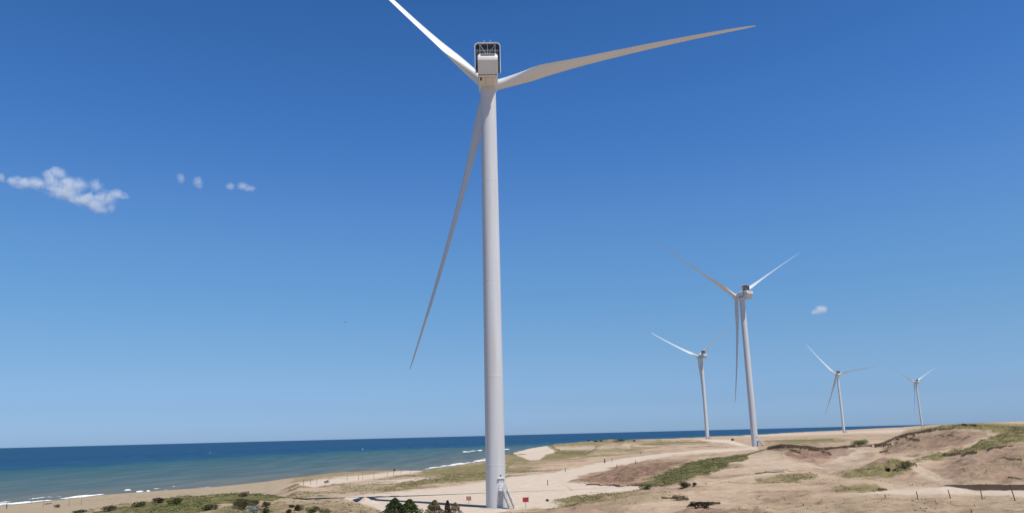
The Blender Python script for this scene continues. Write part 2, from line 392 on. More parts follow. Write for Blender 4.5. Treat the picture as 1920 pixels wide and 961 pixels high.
PXG, PYG = project(np.stack([XG, YG, ZG], -1).reshape(-1, 3))
PXG = PXG.reshape(XG.shape); PYG = PYG.reshape(XG.shape)
pale = zero()
paint(pale, [(690, 926), (800, 916), (910, 902), (960, 893), (1040, 884), (1100, 871), (1160, 860), (1250, 848), (1330, 842), (1420, 838), (1420, 842), (1330, 848), (1260, 853),
             (1200, 865), (1150, 876), (1100, 888), (1065, 904), (1120, 908), (1215, 912), (1190, 917), (1120, 926), (1060, 933), (1000, 944), (940, 958), (860, 972), (730, 972), (700, 950), (660, 938), (630, 932)], 3, 1.0, 5, 1.5)
paint(pale, [(1300, 822), (1370, 824), (1395, 832), (1418, 839), (1400, 839), (1366, 830), (1330, 827)], 2, 1.0, 2, .5)
paint(pale, [(556, 906), (600, 898), (700, 888), (760, 881), (815, 876), (800, 883), (720, 894), (640, 905), (590, 913), (575, 911)], 3, 1.0, 3, 1)
paint(pale, [(630, 911), (720, 899), (800, 893), (903, 888), (905, 891), (800, 900), (700, 909)], 3, .8, 5, 1.5)
paint(pale, [(955, 846), (985, 836), (1010, 832), (1030, 828), (1025, 836), (1042, 846), (1022, 852), (1012, 861), (995, 862), (975, 855)], 2, 1.3, 3, 1)
paint(pale, [(1040, 837), (1100, 835), (1180, 836), (1180, 841), (1100, 843), (1045, 843)], 3, .6, 5, 1)
paint(pale, [(1380, 812), (1500, 811), (1640, 806), (1700, 803), (1690, 812), (1600, 812), (1500, 816), (1400, 818)], 3, .7, 5, .7)
paint(pale, [(1590, 925), (1700, 914), (1790, 911), (1930, 922), (1930, 931), (1800, 927), (1700, 927)], 4, .8, 6, 1.5)
paint(pale, [(1400, 850), (1450, 845), (1520, 870), (1590, 872), (1500, 880), (1380, 885)], 8, .35, 10, 3)
paint(pale, [(1550, 845), (1590, 838), (1630, 845), (1590, 870), (1560, 870)], 6, .35, 10, 3)
paint(pale, [(1790, 846), (1870, 812), (1880, 815), (1830, 838), (1740, 860), (1735, 857)], 2, .7, 3, 1)  # sunlit crest line, painted paler than the sand
paint(pale, [(1705, 868), (1740, 885), (1790, 905), (1760, 905), (1725, 890)], 5, .5, 8, 2)
# dry dune grass
for poly, v in (
  ([(795, 881), (850, 873), (908, 866), (920, 864), (920, 897), (840, 906), (740, 919), (685, 921), (760, 905), (830, 893), (780, 890)], 1.0),
  ([(560, 889), (640, 882), (720, 874), (800, 876), (760, 881), (700, 887), (600, 897), (540, 900)], .7),
  ([(660, 905), (740, 903), (760, 912), (690, 924), (610, 922)], .6),
  ([(945, 868), (975, 857), (1012, 863), (1040, 850), (1060, 842), (1112, 848), (1095, 856), (1010, 863), (960, 870), (948, 886)], 1.0),
  ([(1030, 938), (1060, 931), (1110, 927), (1168, 922), (1175, 930), (1110, 937), (1060, 941), (1000, 948), (940, 958), (1000, 952)], 1.0),
  ([(1105, 842), (1130, 837), (1190, 837), (1207, 845), (1200, 848), (1110, 850)], .7),
  ([(1180, 833), (1240, 826), (1330, 826), (1330, 830), (1250, 835)], .9),
  ([(1050, 828), (1110, 824), (1200, 824), (1230, 828), (1160, 832), (1080, 832)], .9),
  ([(1428, 829), (1500, 823), (1562, 821), (1610, 826), (1560, 829), (1500, 833), (1435, 832)], 1.0),
  ([(1440, 826), (1500, 818), (1620, 813), (1700, 808), (1690, 812), (1600, 818), (1500, 823)], .4),
  ([(1675, 813), (1720, 803), (1815, 790), (1870, 793), (1930, 795), (1930, 828), (1885, 837), (1835, 846), (1790, 858), (1740, 862), (1690, 870), (1730, 858), (1800, 842), (1852, 824), (1870, 812), (1850, 806), (1800, 804), (1740, 807), (1700, 812)], 1.1),
  ([(1570, 892), (1615, 875), (1690, 864), (1718, 868), (1712, 880), (1690, 890), (1650, 893), (1600, 896)], 1.0),
  ([(1550, 917), (1600, 907), (1640, 906), (1660, 918), (1640, 923), (1570, 923)], .9),
  ([(1410, 894), (1480, 886), (1530, 888), (1537, 893), (1500, 907), (1410, 906)], .9),
  ([(1360, 932), (1500, 926), (1700, 931), (1930, 933), (1930, 985), (1420, 985)], .36),
  ([(540, 935), (640, 938), (700, 950), (760, 975), (300, 990), (100, 970), (200, 955), (420, 950)], .55),
  ([(1090, 930), (1200, 915), (1280, 925), (1200, 945), (1100, 945)], .5),
  ([(60, 960), (190, 940), (290, 935), (420, 922), (380, 918), (250, 925), (150, 940)], .3)):
    paint(dry, poly, 4, v, 12, 3)
# green ground cover
paint(green, [(1175, 911), (1210, 899), (1260, 881), (1290, 868), (1335, 859), (1405, 851), (1398, 860), (1350, 880), (1300, 896), (1245, 911)], 3, 1.0, 8, 2.5)
paint(green, [(230, 953), (300, 937), (350, 930), (460, 924), (520, 927), (540, 935), (480, 941), (420, 943), (395, 955), (350, 965), (260, 965)], 4, 1.0, 8, 2.5)
paint(green, [(135, 966), (160, 957), (205, 950), (262, 944), (305, 940), (330, 966), (260, 980), (150, 980)], 5, .75, 14, 4)
paint(green, [(400, 948), (470, 944), (540, 950), (480, 970), (380, 975)], 5, .55, 14, 4)
paint(green, [(1600, 826), (1622, 822), (1630, 826), (1618, 834), (1602, 832)], 2, .9, 3, 1)
paint(green, [(1050, 846), (1085, 843), (1110, 846), (1080, 852), (1055, 852)], 2, .7, 3, 1)
for pts, wd in (([(1052, 829), (1085, 826), (1110, 825)], 1.3), ([(1112, 827), (1140, 826)], 1.6), ([(1155, 826), (1172, 824), (1190, 826)], 1.6), ([(1205, 832), (1250, 832)], 1.3), ([(1235, 828), (1325, 828)], 1.0),
                ([(946, 850), (952, 848), (962, 850)], 3.5), ([(955, 852), (985, 851)], 1.0), ([(1040, 848), (1075, 849), (1100, 851)], 1.6), ([(1300, 866), (1340, 858), (1400, 852), (1440, 840)], 1.5), ([(1435, 826), (1500, 825), (1560, 823)], 1.6),
                ([(1030, 832), (1045, 842), (1060, 850)], 1.6), ([(1102, 849), (1116, 841)], 1.6)):
    stroke(green, pts, wd, .9, .6)
paint(green, [(1690, 809), (1760, 800), (1812, 792), (1850, 795), (1930, 797), (1930, 815), (1870, 806), (1812, 800), (1760, 804)], 3, .5, 10, 2)
paint(green, [(1740, 861), (1800, 845), (1850, 828), (1930, 818), (1930, 829), (1880, 836), (1830, 846), (1790, 857)], 3, .45, 12, 3)
# bare pinkish soil, and slope shade painted in the same tone
for poly, v in (
  ([(1062, 905), (1100, 891), (1150, 877), (1230, 864), (1300, 860), (1262, 881), (1215, 897), (1180, 910), (1120, 908)], 1.0),
  ([(1455, 838), (1530, 842), (1605, 837), (1585, 852), (1562, 862), (1530, 867), (1490, 862), (1468, 850)], .95),
  ([(1680, 822), (1740, 810), (1840, 808), (1850, 815), (1800, 840), (1700, 850), (1640, 850)], .7),
  ([(1600, 852), (1640, 846), (1660, 850), (1610, 868), (1575, 872)], .5),
  ([(1740, 868), (1830, 848), (1930, 828), (1930, 905), (1850, 902), (1790, 890)], .6),  # smooth sand slope, its slight shade put into the colour
  ([(1640, 892), (1700, 884), (1735, 895), (1790, 908), (1700, 905)], .5),
  ([(1250, 962), (1300, 952), (1420, 950), (1480, 970), (1400, 985), (1250, 985)], .8),
  ([(1000, 952), (1040, 938), (1120, 940), (1180, 950), (1150, 985), (980, 985), (950, 965)], .6),
  ([(1560, 940), (1800, 945), (1930, 955), (1930, 985), (1560, 985)], .35)):
    paint(soil, poly, 6, v, 14, 3.5)
# exposed dark turf along the eroded rims, and dune shadows deepened with dark strokes
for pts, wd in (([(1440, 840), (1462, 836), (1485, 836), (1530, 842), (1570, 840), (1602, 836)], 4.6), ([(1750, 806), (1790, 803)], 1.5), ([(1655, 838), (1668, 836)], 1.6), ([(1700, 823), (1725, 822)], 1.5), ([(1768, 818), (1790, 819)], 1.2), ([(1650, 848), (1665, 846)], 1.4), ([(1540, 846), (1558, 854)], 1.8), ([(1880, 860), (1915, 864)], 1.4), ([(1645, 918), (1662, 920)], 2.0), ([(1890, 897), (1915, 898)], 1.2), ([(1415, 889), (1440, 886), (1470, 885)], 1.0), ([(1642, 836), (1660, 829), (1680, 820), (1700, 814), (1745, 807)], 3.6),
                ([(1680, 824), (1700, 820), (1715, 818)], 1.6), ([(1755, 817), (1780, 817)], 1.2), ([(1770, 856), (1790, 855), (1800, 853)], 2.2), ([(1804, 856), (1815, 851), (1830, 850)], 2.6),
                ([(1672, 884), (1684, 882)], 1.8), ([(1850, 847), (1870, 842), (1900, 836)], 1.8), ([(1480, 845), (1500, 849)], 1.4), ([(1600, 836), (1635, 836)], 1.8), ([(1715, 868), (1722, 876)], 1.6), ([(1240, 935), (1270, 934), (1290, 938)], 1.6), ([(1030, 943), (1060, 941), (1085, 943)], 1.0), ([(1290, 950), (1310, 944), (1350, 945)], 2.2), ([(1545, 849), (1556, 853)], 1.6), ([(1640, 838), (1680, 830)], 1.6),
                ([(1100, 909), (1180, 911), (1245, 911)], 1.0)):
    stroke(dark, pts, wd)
paint(dark, [(1763, 912), (1785, 910), (1810, 909.5), (1860, 909.5), (2100, 909.5), (2100, 921), (1880, 920.5), (1830, 920), (1805, 916)], 1.2, 1.0, 4, .5)  # darker band down the face of the low bank
# beach: low ground by the water
dc = RG / np.interp(PG, az_of([c[0] for c in COAST]), [c[1] for c in COAST])
beach = np.clip((4.5 - ZG) / 2.0, 0, 1) * (RG > 150)
wet = np.clip((0.75 - ZG) / 0.5, 0, 1)

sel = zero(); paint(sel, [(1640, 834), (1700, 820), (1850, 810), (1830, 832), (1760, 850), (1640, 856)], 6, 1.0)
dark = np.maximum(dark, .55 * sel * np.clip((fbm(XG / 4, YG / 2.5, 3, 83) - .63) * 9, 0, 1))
for poly, v in (([(1560, 862), (1600, 840), (1640, 848), (1600, 872), (1575, 874)], .5), ([(1480, 866), (1520, 868), (1590, 874), (1560, 884), (1450, 884), (1420, 870)], .45)):
    paint(pale, poly, 8, v, 16, 5)
for pts, wd in (([(1705, 866), (1740, 882), (1760, 893)], 2.6), ([(1790, 846), (1850, 822), (1880, 812)], 2.2), ([(1330, 905), (1400, 893), (1500, 880)], 2.0), ([(1200, 945), (1300, 938), (1400, 945)], 1.6)):  # the ridge stroke paints the lit crest line paler
    stroke(pale, pts, wd * 1.6, .42)
for pts in ([(960, 906), (1060, 892), (1150, 874), (1250, 852)], [(975, 912), (1075, 896), (1165, 877), (1262, 853)], [(830, 938), (960, 928), (1080, 922), (1180, 915)], [(850, 944), (980, 934), (1100, 926)], [(640, 934), (760, 928), (900, 915)]):
    stroke(soil, pts, 1.0, .32, .3)
stroke(dark, [(1101, 851), (1108, 845), (1118, 841)], 2.0, .5)  # shaded left flank of the mound, painted as a dark stroke
paint(dry, [(943, 846), (1000, 832), (1060, 825), (1130, 828), (1115, 852), (1060, 863), (948, 874)], 5, .8, 12, 3)
kk = (PXG < 1115) & (PYG < 868) & (RG > 450)
dry = np.where(kk, dry * (1 - .95 * np.clip(pale, 0, 1)), dry); pale = np.where(kk & (PXG < 1035), pale * 1.3, pale)
# loose mottled growth over the plain
pl = np.clip((fbm(XG / 22, YG / 14, 4, 61) - .48) * 6, 0, 1) * np.clip((ZG - 3) / 2, 0, 1) * VIS * (1 - np.clip(pale * 1.5, 0, 1)) * (RG < 1600)
dry = np.maximum(dry, .75 * pl * np.where(PXG < 1240, 1, .45))
pl = np.clip((fbm(XG / 16, YG / 9, 4, 67) - .485) * 6, 0, 1) * np.clip((ZG - 4) / 2, 0, 1) * VIS * (1 - np.clip(pale * 1.5, 0, 1)) * (RG < 1200)
soil = np.maximum(soil, .6 * pl)
# small relief that belongs to the cover
ZG = ZG + np.clip(soil, 0, 1) * np.clip(1.4 - RG / 300, 0, 1) * (1.3 * NZ2 + .7 * NZ1 + 1.4 * (0.5 - np.abs(fbm(XG / 6 + .5 * NZ1, YG / 11, 3, 71) - .5) * 4) * (RG > 200))
ZG += 0.5 * amp * np.clip(dry - 0.2, 0, 1) * np.maximum(fbm(XG / 3.2, YG / 3.2, 3, 41) - 0.42, 0) * 4 * far
ZG += 0.35 * dark * far
# turbine stands: base position and levelled ground
H_T = 93.9
TURB = [  # pixel x,y of base, range, yaw, rotor phase
 (930.3, 950.0, 170.0, 1.8, 14.15, 8), (1416.3, 836.0, 531.5, 22.5, 29.6, 45), (1326.7, 823.0, 963.0, 24.0, 37.9, -8), (1582.8, 811.0, 1455.0, -3.0, 10.8, -10), (1729.0, 800.0, 1960.0, 11.0, 27.7, 50)]
BASES = []
for (px, py, r, yaw, ph, pt) in TURB:
    P = CAMP + ray(px, py) * r; BASES.append(P)
    d = np.hypot(XG - P[0], YG - P[1]); k = np.clip((26 - d) / 14, 0, 1); k = k * k * (3 - 2 * k)
    ZG = ZG * (1 - k) + P[2] * k

def ground_z(x, y):
    ph = math.atan2(x, y); r = math.hypot(x, y)
    j = int(np.clip(np.searchsorted(PHI, ph) - 1, 0, len(PHI) - 2)); i = int(np.clip(np.searchsorted(RR, r) - 1, 0, len(RR) - 2))
    a = np.clip((ph - PHI[j]) / (PHI[j + 1] - PHI[j]), 0, 1); b = np.clip((r - RR[i]) / (RR[i + 1] - RR[i]), 0, 1)
    return float((ZG[j, i] * (1 - b) + ZG[j, i + 1] * b) * (1 - a) + (ZG[j + 1, i] * (1 - b) + ZG[j + 1, i + 1] * b) * a)
def ground_at(px, py, r0=108, r1=4000):
    d = ray(px, py); r = r0
    while r < r1:
        if CH + d[2] * r <= ground_z(d[0] * r, d[1] * r): break
        r *= 1.0025
    return Vector((d[0] * r, d[1] * r, ground_z(d[0] * r, d[1] * r)))
def ground_r(px, r):
    d = ray(px, 900); return Vector((d[0] * r, d[1] * r, ground_z(d[0] * r, d[1] * r)))

nP, nR = XG.shape
me = bpy.data.meshes.new('ground')
co = np.stack([XG, YG, ZG], -1).reshape(-1, 3).astype(np.float32)
me.vertices.add(len(co)); me.vertices.foreach_set('co', co.ravel())
ii = (np.arange(nP - 1)[:, None] * nR + np.arange(nR - 1)[None, :]).ravel()
quads = np.stack([ii, ii + nR, ii + nR + 1, ii + 1], 1)[:, ::-1].astype(np.int32)
me.loops.add(quads.size); me.loops.foreach_set('vertex_index', quads.ravel())
me.polygons.add(len(quads)); me.polygons.foreach_set('loop_start', np.arange(0, quads.size, 4, dtype=np.int32))
me.polygons.foreach_set('use_smooth', np.ones(len(quads), bool))
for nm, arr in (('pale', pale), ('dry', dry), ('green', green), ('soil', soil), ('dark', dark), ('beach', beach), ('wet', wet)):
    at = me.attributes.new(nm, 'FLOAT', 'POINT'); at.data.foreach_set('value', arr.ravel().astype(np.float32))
me.update(calc_edges=True); me.validate()

m, n, b = newmat('dune_sand')
def attr(nm):
    a = N(n, 'ShaderNodeAttribute'); a.attribute_name = nm; return a.outputs['Fac']
big = noise_node(n, 0.045, 5); mid = noise_node(n, 0.35, 6, 0.65); fine = noise_node(n, 2.2, 5, 0.7)
grain = math_n(n, 'ADD', math_n(n, 'MULTIPLY', mid, 0.6), math_n(n, 'MULTIPLY', fine, 0.4))
c = mix(n, mapr(n, big, 0.3, 0.7), (0.455, 0.345, 0.245), (0.37, 0.265, 0.188))
c = mix(n, mapr(n, grain, 0.42, 0.62), c, (0.50, 0.39, 0.285))
def over(c, nm, col, k=0.9, lo=0.35, hi=0.65, src=None):
    f = math_n(n, 'ADD', attr(nm), math_n(n, 'MULTIPLY', math_n(n, 'SUBTRACT', src or grain, 0.5), k))
    return mix(n, mapr(n, f, lo, hi), c, col)
spk = noise_node(n, 0.9, 4, 0.75)
c = mix(n, mapr(n, spk, 0.56, 0.72, 0, 0.4), c, (0.225, 0.155, 0.105))
c = mix(n, mapr(n, noise_node(n, 0.14, 5, 0.6), 0.5, 0.68, 0, 0.5), c, (0.285, 0.2, 0.14))
c = mix(n, math_n(n, 'MULTIPLY', attr('beach'), 0.85), c, mix(n, mapr(n, grain, 0.4, 0.6), (0.37, 0.305, 0.215), (0.31, 0.25, 0.175)))
c = over(c, 'soil', mix(n, mapr(n, mid, 0.38, 0.62), (0.29, 0.182, 0.13), (0.165, 0.105, 0.076)), 1.4, 0.1, 1.0)
c = over(c, 'pale', mix(n, mapr(n, mid, 0.35, 0.7), (0.575, 0.48, 0.39), (0.51, 0.42, 0.335)), 0.5, 0.2, 0.9)
c = over(c, 'dry', mix(n, mapr(n, mid, 0.4, 0.62), (0.235, 0.195, 0.098), (0.155, 0.137, 0.066)), 1.6, 0.2, 0.95)
c = over(c, 'green', mix(n, mapr(n, mid, 0.4, 0.62), (0.115, 0.11, 0.045), (0.17, 0.15, 0.07)), 1.6, 0.3, 0.8)
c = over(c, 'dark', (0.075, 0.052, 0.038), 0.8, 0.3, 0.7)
c = mix(n, attr('wet'), c, (0.19, 0.155, 0.125))
n.links.new(c, b.inputs['Base Color']); b.inputs['Roughness'].default_value = 0.95; b.inputs['Specular IOR Level'].default_value = 0.05
bp = N(n, 'ShaderNodeBump'); bp.inputs['Strength'].default_value = 0.8; bp.inputs['Distance'].default_value = 0.8
n.links.new(grain, bp.inputs['Height']); n.links.new(bp.outputs[0], b.inputs['Normal'])
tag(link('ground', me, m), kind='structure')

# ------------------------------------------------------------------ sea
CO = np.array([(float(np.sin(a) * r), float(np.cos(a) * r)) for a, r in zip(az_of([c[0] for c in COAST]), [c[1] for c in COAST])])
sphi = np.concatenate([np.radians(np.arange(-110, -37, 1.0)), np.linspace(rad(-37), rad(30), 760), np.radians(np.arange(30.5, 60, 1.5))])
srr = np.concatenate([np.geomspace(215, 900, 330), np.geomspace(906, 4000, 110), np.geomspace(4200, 60000, 40)])
SP, SR = np.meshgrid(sphi, srr, indexing='ij')
SX, SY = np.sin(SP) * SR, np.cos(SP) * SR
off = np.full(SX.shape, 1e9); along = np.zeros(SX.shape); acc = 0
for (x0, y0), (x1, y1) in zip(CO[:-1], CO[1:]):
    ex, ey = x1 - x0, y1 - y0; L = math.hypot(ex, ey)
    t = np.clip(((SX - x0) * ex + (SY - y0) * ey) / (L * L), 0, 1); d = np.hypot(SX - x0 - t * ex, SY - y0 - t * ey)
    k = d < off; off = np.where(k, d, off); along = np.where(k, acc + t * L, along); acc += L
rc = np.interp(SP, az_of([c[0] for c in COAST]), [c[1] for c in COAST])
off = np.where(SR < rc, -off, off)
sx, sy = project(np.stack([SX, SY, np.zeros_like(SX)], -1).reshape(-1, 3)); sx = sx.reshape(SX.shape); sy = sy.reshape(SX.shape)
fn = fbm(along / 14, off / 5, 4, 77); fn2 = fbm(along / 5, off / 2.2, 3, 78)
foam = np.zeros(SX.shape)
# the swash line
str_ = np.interp(sx, [-300, 150, 185, 205, 330, 390, 440, 780, 800, 840, 905, 940, 1000], [1, 1, .9, .1, .15, .5, .1, .0, .8, 1, 1, .8, .2])
wid = np.interp(sx, [-300, 0, 120, 200, 780, 905], [11, 9, 9, 5, 4, 17])
u = (off + 1.5 - 5 * (fn - .5)) / wid
foam = np.maximum(foam, str_ * np.clip(1.25 - np.abs(u - 0.5) * 2.0 + 1.6 * (fn - .5), 0, 1) * np.clip(0.35 + 2.4 * (fn2 - .3), 0, 1))
u2 = (off - 17 - 12 * (fn - .5)) / 4
foam = np.maximum(foam, np.clip(1 - np.abs(u2), 0, 1) * np.clip((fn2 - .5) * 6, 0, 1) * np.interp(sx, [-300, 0, 130, 220, 860, 905, 1000], [.8, .8, .8, .2, .1, .8, .4]))
for cx, cy, hx, hy, sl in ((239, 918.5, 11, 2.3, -.06), (262, 921, 7, 1.3, -.08), (278, 920.3, 4, 1.2, 0), (293, 915.3, 14, 1.6, -.03), (312, 917.5, 10, .8, -.05), (327, 911, 6, .7, 0), (885, 845, 18, 1.1, -.12), (873, 846.3, 5, 1.4, 0), (901, 844, 6, 1.0, 0),
                           (948, 841.5, 10, 1.2, 0), (680, 841, 2, .35, 0), (394, 848, 1.6, .35, 0), (360, 858, 1.4, .3, 0), (455, 842, 1.4, .3, 0), (437, 850, 1.2, .3, 0), (90, 858, 1.4, .3, 0)):
    q = ((sx - cx) / hx) ** 2 + ((sy - cy - sl * (sx - cx)) / hy) ** 2
    q = q + 3.0 * (fbm(SX / 6, SY / 6, 3, 91) - .45)
    foam = np.maximum(foam, np.clip((1.0 - q) * 1.2, 0, 1) * np.clip(0.3 + 2.2 * (fn2 - .25), 0, 1))
me = bpy.data.meshes.new('sea')
lift = np.clip(foam, 0, 1) * 0.35
co = np.stack([SX, SY, lift], -1).reshape(-1, 3).astype(np.float32)
me.vertices.add(len(co)); me.vertices.foreach_set('co', co.ravel())
nR2 = len(srr); nP2 = len(sphi)
ii = (np.arange(nP2 - 1)[:, None] * nR2 + np.arange(nR2 - 1)[None, :]).ravel()
quads = np.stack([ii, ii + nR2, ii + nR2 + 1, ii + 1], 1)[:, ::-1].astype(np.int32)
me.loops.add(quads.size); me.loops.foreach_set('vertex_index', quads.ravel())
me.polygons.add(len(quads)); me.polygons.foreach_set('loop_start', np.arange(0, quads.size, 4, dtype=np.int32))
me.polygons.foreach_set('use_smooth', np.ones(len(quads), bool))
for nm, arr in (('off', off), ('foam', foam)):
    at = me.attributes.new(nm, 'FLOAT', 'POINT'); at.data.foreach_set('value', arr.ravel().astype(np.float32))
me.update(calc_edges=True); me.validate()
m, n, b = newmat('sea_water')
def attr(nm):
    a = N(n, 'ShaderNodeAttribute'); a.attribute_name = nm; return a.outputs['Fac']
nz = noise_node(n, 0.012, 4); nzf = noise_node(n, 0.35, 4, 0.6)
ofs = math_n(n, 'ADD', attr('off'), math_n(n, 'MULTIPLY', math_n(n, 'SUBTRACT', nz, 0.5), 260.0))
ramp = N(n, 'ShaderNodeValToRGB'); n.links.new(mapr(n, ofs, 0, 1400), ramp.inputs[0])
els = ramp.color_ramp.elements
SEA = [(0.0, (0.140, 0.150, 0.135)), (0.05, (0.090, 0.132, 0.142)), (0.15, (0.062, 0.120, 0.140)), (0.27, (0.034, 0.105, 0.135)), (0.36, (0.010, 0.070, 0.150)), (0.6, (0.008, 0.057, 0.150)), (1.0, (0.010, 0.062, 0.152))]
els[0].position, els[0].color = SEA[0][0], (*SEA[0][1], 1); els[1].position, els[1].color = SEA[-1][0], (*SEA[-1][1], 1)
for p, cc in SEA[1:-1]:
    e = els.new(p); e.color = (*cc, 1)
geo = N(n, 'ShaderNodeNewGeometry'); mp = N(n, 'ShaderNodeMapping'); mp.inputs['Rotation'].default_value = (0, 0, rad(18)); mp.inputs['Scale'].default_value = (0.07, 0.009, 1)
wv = N(n, 'ShaderNodeTexNoise'); wv.inputs['Detail'].default_value = 5; wv.inputs['Scale'].default_value = 1.0
n.links.new(geo.outputs['Position'], mp.inputs[0]); n.links.new(mp.outputs[0], wv.inputs['Vector'])
c = mix(n, mapr(n, nzf, 0.35, 0.7, 0, 0.22), ramp.outputs[0], (0.02, 0.065, 0.11))
c = mix(n, mapr(n, wv.outputs[0], 0.45, 0.7, 0, 0.35), c, (0.02, 0.07, 0.11)); c = mix(n, mapr(n, wv.outputs[0], 0.5, 0.3, 0, 0.22), c, (0.13, 0.19, 0.22))
fo = mapr(n, math_n(n, 'ADD', attr('foam'), math_n(n, 'MULTIPLY', math_n(n, 'SUBTRACT', nzf, 0.5), 0.6)), 0.3, 0.65)
c = mix(n, fo, c, (0.82, 0.83, 0.84))
bp = N(n, 'ShaderNodeBump'); bp.inputs['Strength'].default_value = 0.5; bp.inputs['Distance'].default_value = 0.6
n.links.new(noise_node(n, 0.5, 5, 0.6), bp.inputs['Height'])
n.nodes.remove(b)
df = N(n, 'ShaderNodeBsdfDiffuse'); gl = N(n, 'ShaderNodeBsdfGlossy'); gl.inputs['Roughness'].default_value = 0.3
n.links.new(c, df.inputs['Color']); n.links.new(bp.outputs[0], df.inputs['Normal']); n.links.new(bp.outputs[0], gl.inputs['Normal'])
ms = N(n, 'ShaderNodeMixShader'); n.links.new(mapr(n, fo, 0, 1, 0.07, 0.0), ms.inputs[0]); n.links.new(df.outputs[0], ms.inputs[1]); n.links.new(gl.outputs[0], ms.inputs[2])
n.links.new(ms.outputs[0], n.nodes['Material Output'].inputs['Surface'])
tag(link('sea', me, m), kind='structure')

# ------------------------------------------------------------------ wind turbines
def ring(R, z, n=56, cx=0, cy=0):
    return [(cx + R * math.cos(2 * math.pi * i / n), cy + R * math.sin(2 * math.pi * i / n), z) for i in range(n)]
def rrect(w, z0, z1, r, y, k=5, rb=None):
    rb = rb or r; pts = []
    for cx, cz, a0, q in ((w / 2 - r, z1 - r, 0, r), (-w / 2 + r, z1 - r, 90, r), (-w / 2 + rb, z0 + rb, 180, rb), (w / 2 - rb, z0 + rb, 270, rb)):
        for i in range(k + 1):
            a = rad(a0 + 90 * i / k); pts.append((cx + q * math.cos(a), y, cz + q * math.sin(a)))
    return pts
R0, R1 = 2.1, 1.78
def tr(z): return R0 + (R1 - R0) * z / H_T
tw = MB()
zs = [-1.0] + list(np.linspace(0, H_T, 24)); tw.loft([ring(tr(max(z, 0)), z) for z in zs])
ME_TOWER = tw.mesh('tower', True, rad(40))
fl = [MB() for _ in range(4)]
FLZ = (8.6, 27.0, 48.0, 71.0)
ME_FL = []
for mb, z in zip(fl, FLZ):
    R = tr(z); mb.loft([ring(R - 0.02, z - .09), ring(R + .018, z - .08), ring(R + .018, z + .08), ring(R - .02, z + .09)], False, False); ME_FL.append(mb.mesh('weld_band', True, rad(30)))
# nacelle, local frame: x right seen from behind, +y upwind; z above tower foot
ZB, ZT = 93.85, 98.95
nc = MB(); st = []
for y, w_, z0, z1, r, rb in ((3.3, 3.3, ZB + .8, ZT - .9, 1.0, 1.0), (3.0, 3.9, ZB + .3, ZT - .4, .9, 1.0), (2.2, 4.4, ZB, ZT - .05, .7, .75), (0, 4.55, ZB, ZT, .6, .7), (-5.5, 4.55, ZB, ZT, .6, .6),
                          (-7.3, 4.55, ZB + .02, ZT - .03, .6, .45), (-7.5, 4.55, ZB + .35, ZT - .08, .6, .4), (-7.9, 4.55, ZB + 1.1, ZT - .22, .6, .3), (-8.4, 4.55, ZB + 2.0, ZT - .62, .5, .25), (-8.75, 4.53, ZB + 2.6, ZT - 1.15, .4, .2), (-8.93, 4.5, ZB + 2.9, ZT - 1.6, .2, .15)):
    st.append(rrect(w_, z0, z1, r, y, 5, rb))
nc.loft([s[::-1] for s in st]); ME_NAC = nc.mesh('nacelle', True, rad(28))
mb = MB(); mb.box((0, -8.57, ZT - .86), (3.2, .6, .12), M=Matrix.Rotation(rad(57), 3, 'X')); ME_VENT = mb.mesh('vent_slot')
mb = MB(); mb.box((0, -7.32, ZB + .06), (4.2, .12, .12)); mb.box((0, -6.0, ZB - .004), (3.6, .06, .02)); mb.box((-.5, -4.2, ZB - .004), (.06, 3.6, .02)); mb.box((1.1, -4.2, ZB - .004), (.05, 3.6, .02)); ME_SEAM = mb.mesh('panel_seam')
mb = MB(); mb.box((-1.62, -5.6, ZB - .03), (.42, .9, .1)); mb.box((-1.62, -5.2, ZB - .18), (.25, .35, .28)); ME_HATCH = mb.mesh('service_hatch')
ME_MARK = []
for sx_ in (-1, 1):
    mb = MB()
    for i, wd in enumerate((.62, .5, .46, .4, .55, .46)): mb.box((sx_ * 2.285, -0.6 - .72 * i, ZB + 1.7), (.03, wd, .85 if i == 0 else .62))
    ME_MARK.append(mb.mesh('side_lettering'))
# cooler frame standing over the roof
CYl, CZ0, CZ1, CW = -4.6, 95.6, 103.0, 5.7
def hoop(w_, z0, z1, r):
    P = [(-w_ / 2, z0)]
    for cx, a0 in ((-w_ / 2 + r, 180), (w_ / 2 - r, 90)):
        for i in range(6): a = rad(a0 - 90 * i / 5); P.append((cx + r * math.cos(a), z1 - r + r * math.sin(a)))
    P.append((w_ / 2, z0)); return P
mb = MB(); P = hoop(CW, CZ0, CZ1, .75)
rs = []
for i, (x, z) in enumerate(P):
    a = P[max(i - 1, 0)]; c_ = P[min(i + 1, len(P) - 1)]; tx, tz = c_[0] - a[0], c_[1] - a[1]; L = math.hypot(tx, tz); nx, nz_ = -tz / L, tx / L
    rs.append([(x + nx * .0, CYl - .42, z + nz_ * .0), (x + nx * .13, CYl - .42, z + nz_ * .13), (x + nx * .13, CYl + .42, z + nz_ * .13), (x, CYl + .42, z)])
mb.loft(rs); ME_CFRAME = mb.mesh('cooler_frame')
mb = MB(); P = hoop(CW - .1, ZT + .12, CZ1 - .1, .7); mb.loft([[(x, CYl + .02, z) for x, z in P], [(x, CYl + .22, z) for x, z in P]])
ME_CORE = mb.mesh('radiator')
mb = MB()
for x in (-1.75, 1.75): mb.bar((x, CYl - .3, ZT - .1), (x, CYl - .3, CZ1 - .15), .05)
mb.bar((-1.75, CYl - .3, CZ1 - .3), (0, CYl - .3, ZT + .7), .04); mb.bar((1.75, CYl - .3, CZ1 - .3), (0, CYl - .3, ZT + .7), .04)
mb.bar((-2.7, CYl - .3, ZT + 2.2), (2.7, CYl - .3, ZT + 2.2), .03); mb.bar((0, CYl - .3, ZT), (0, CYl - .3, CZ1 - .1), .04)
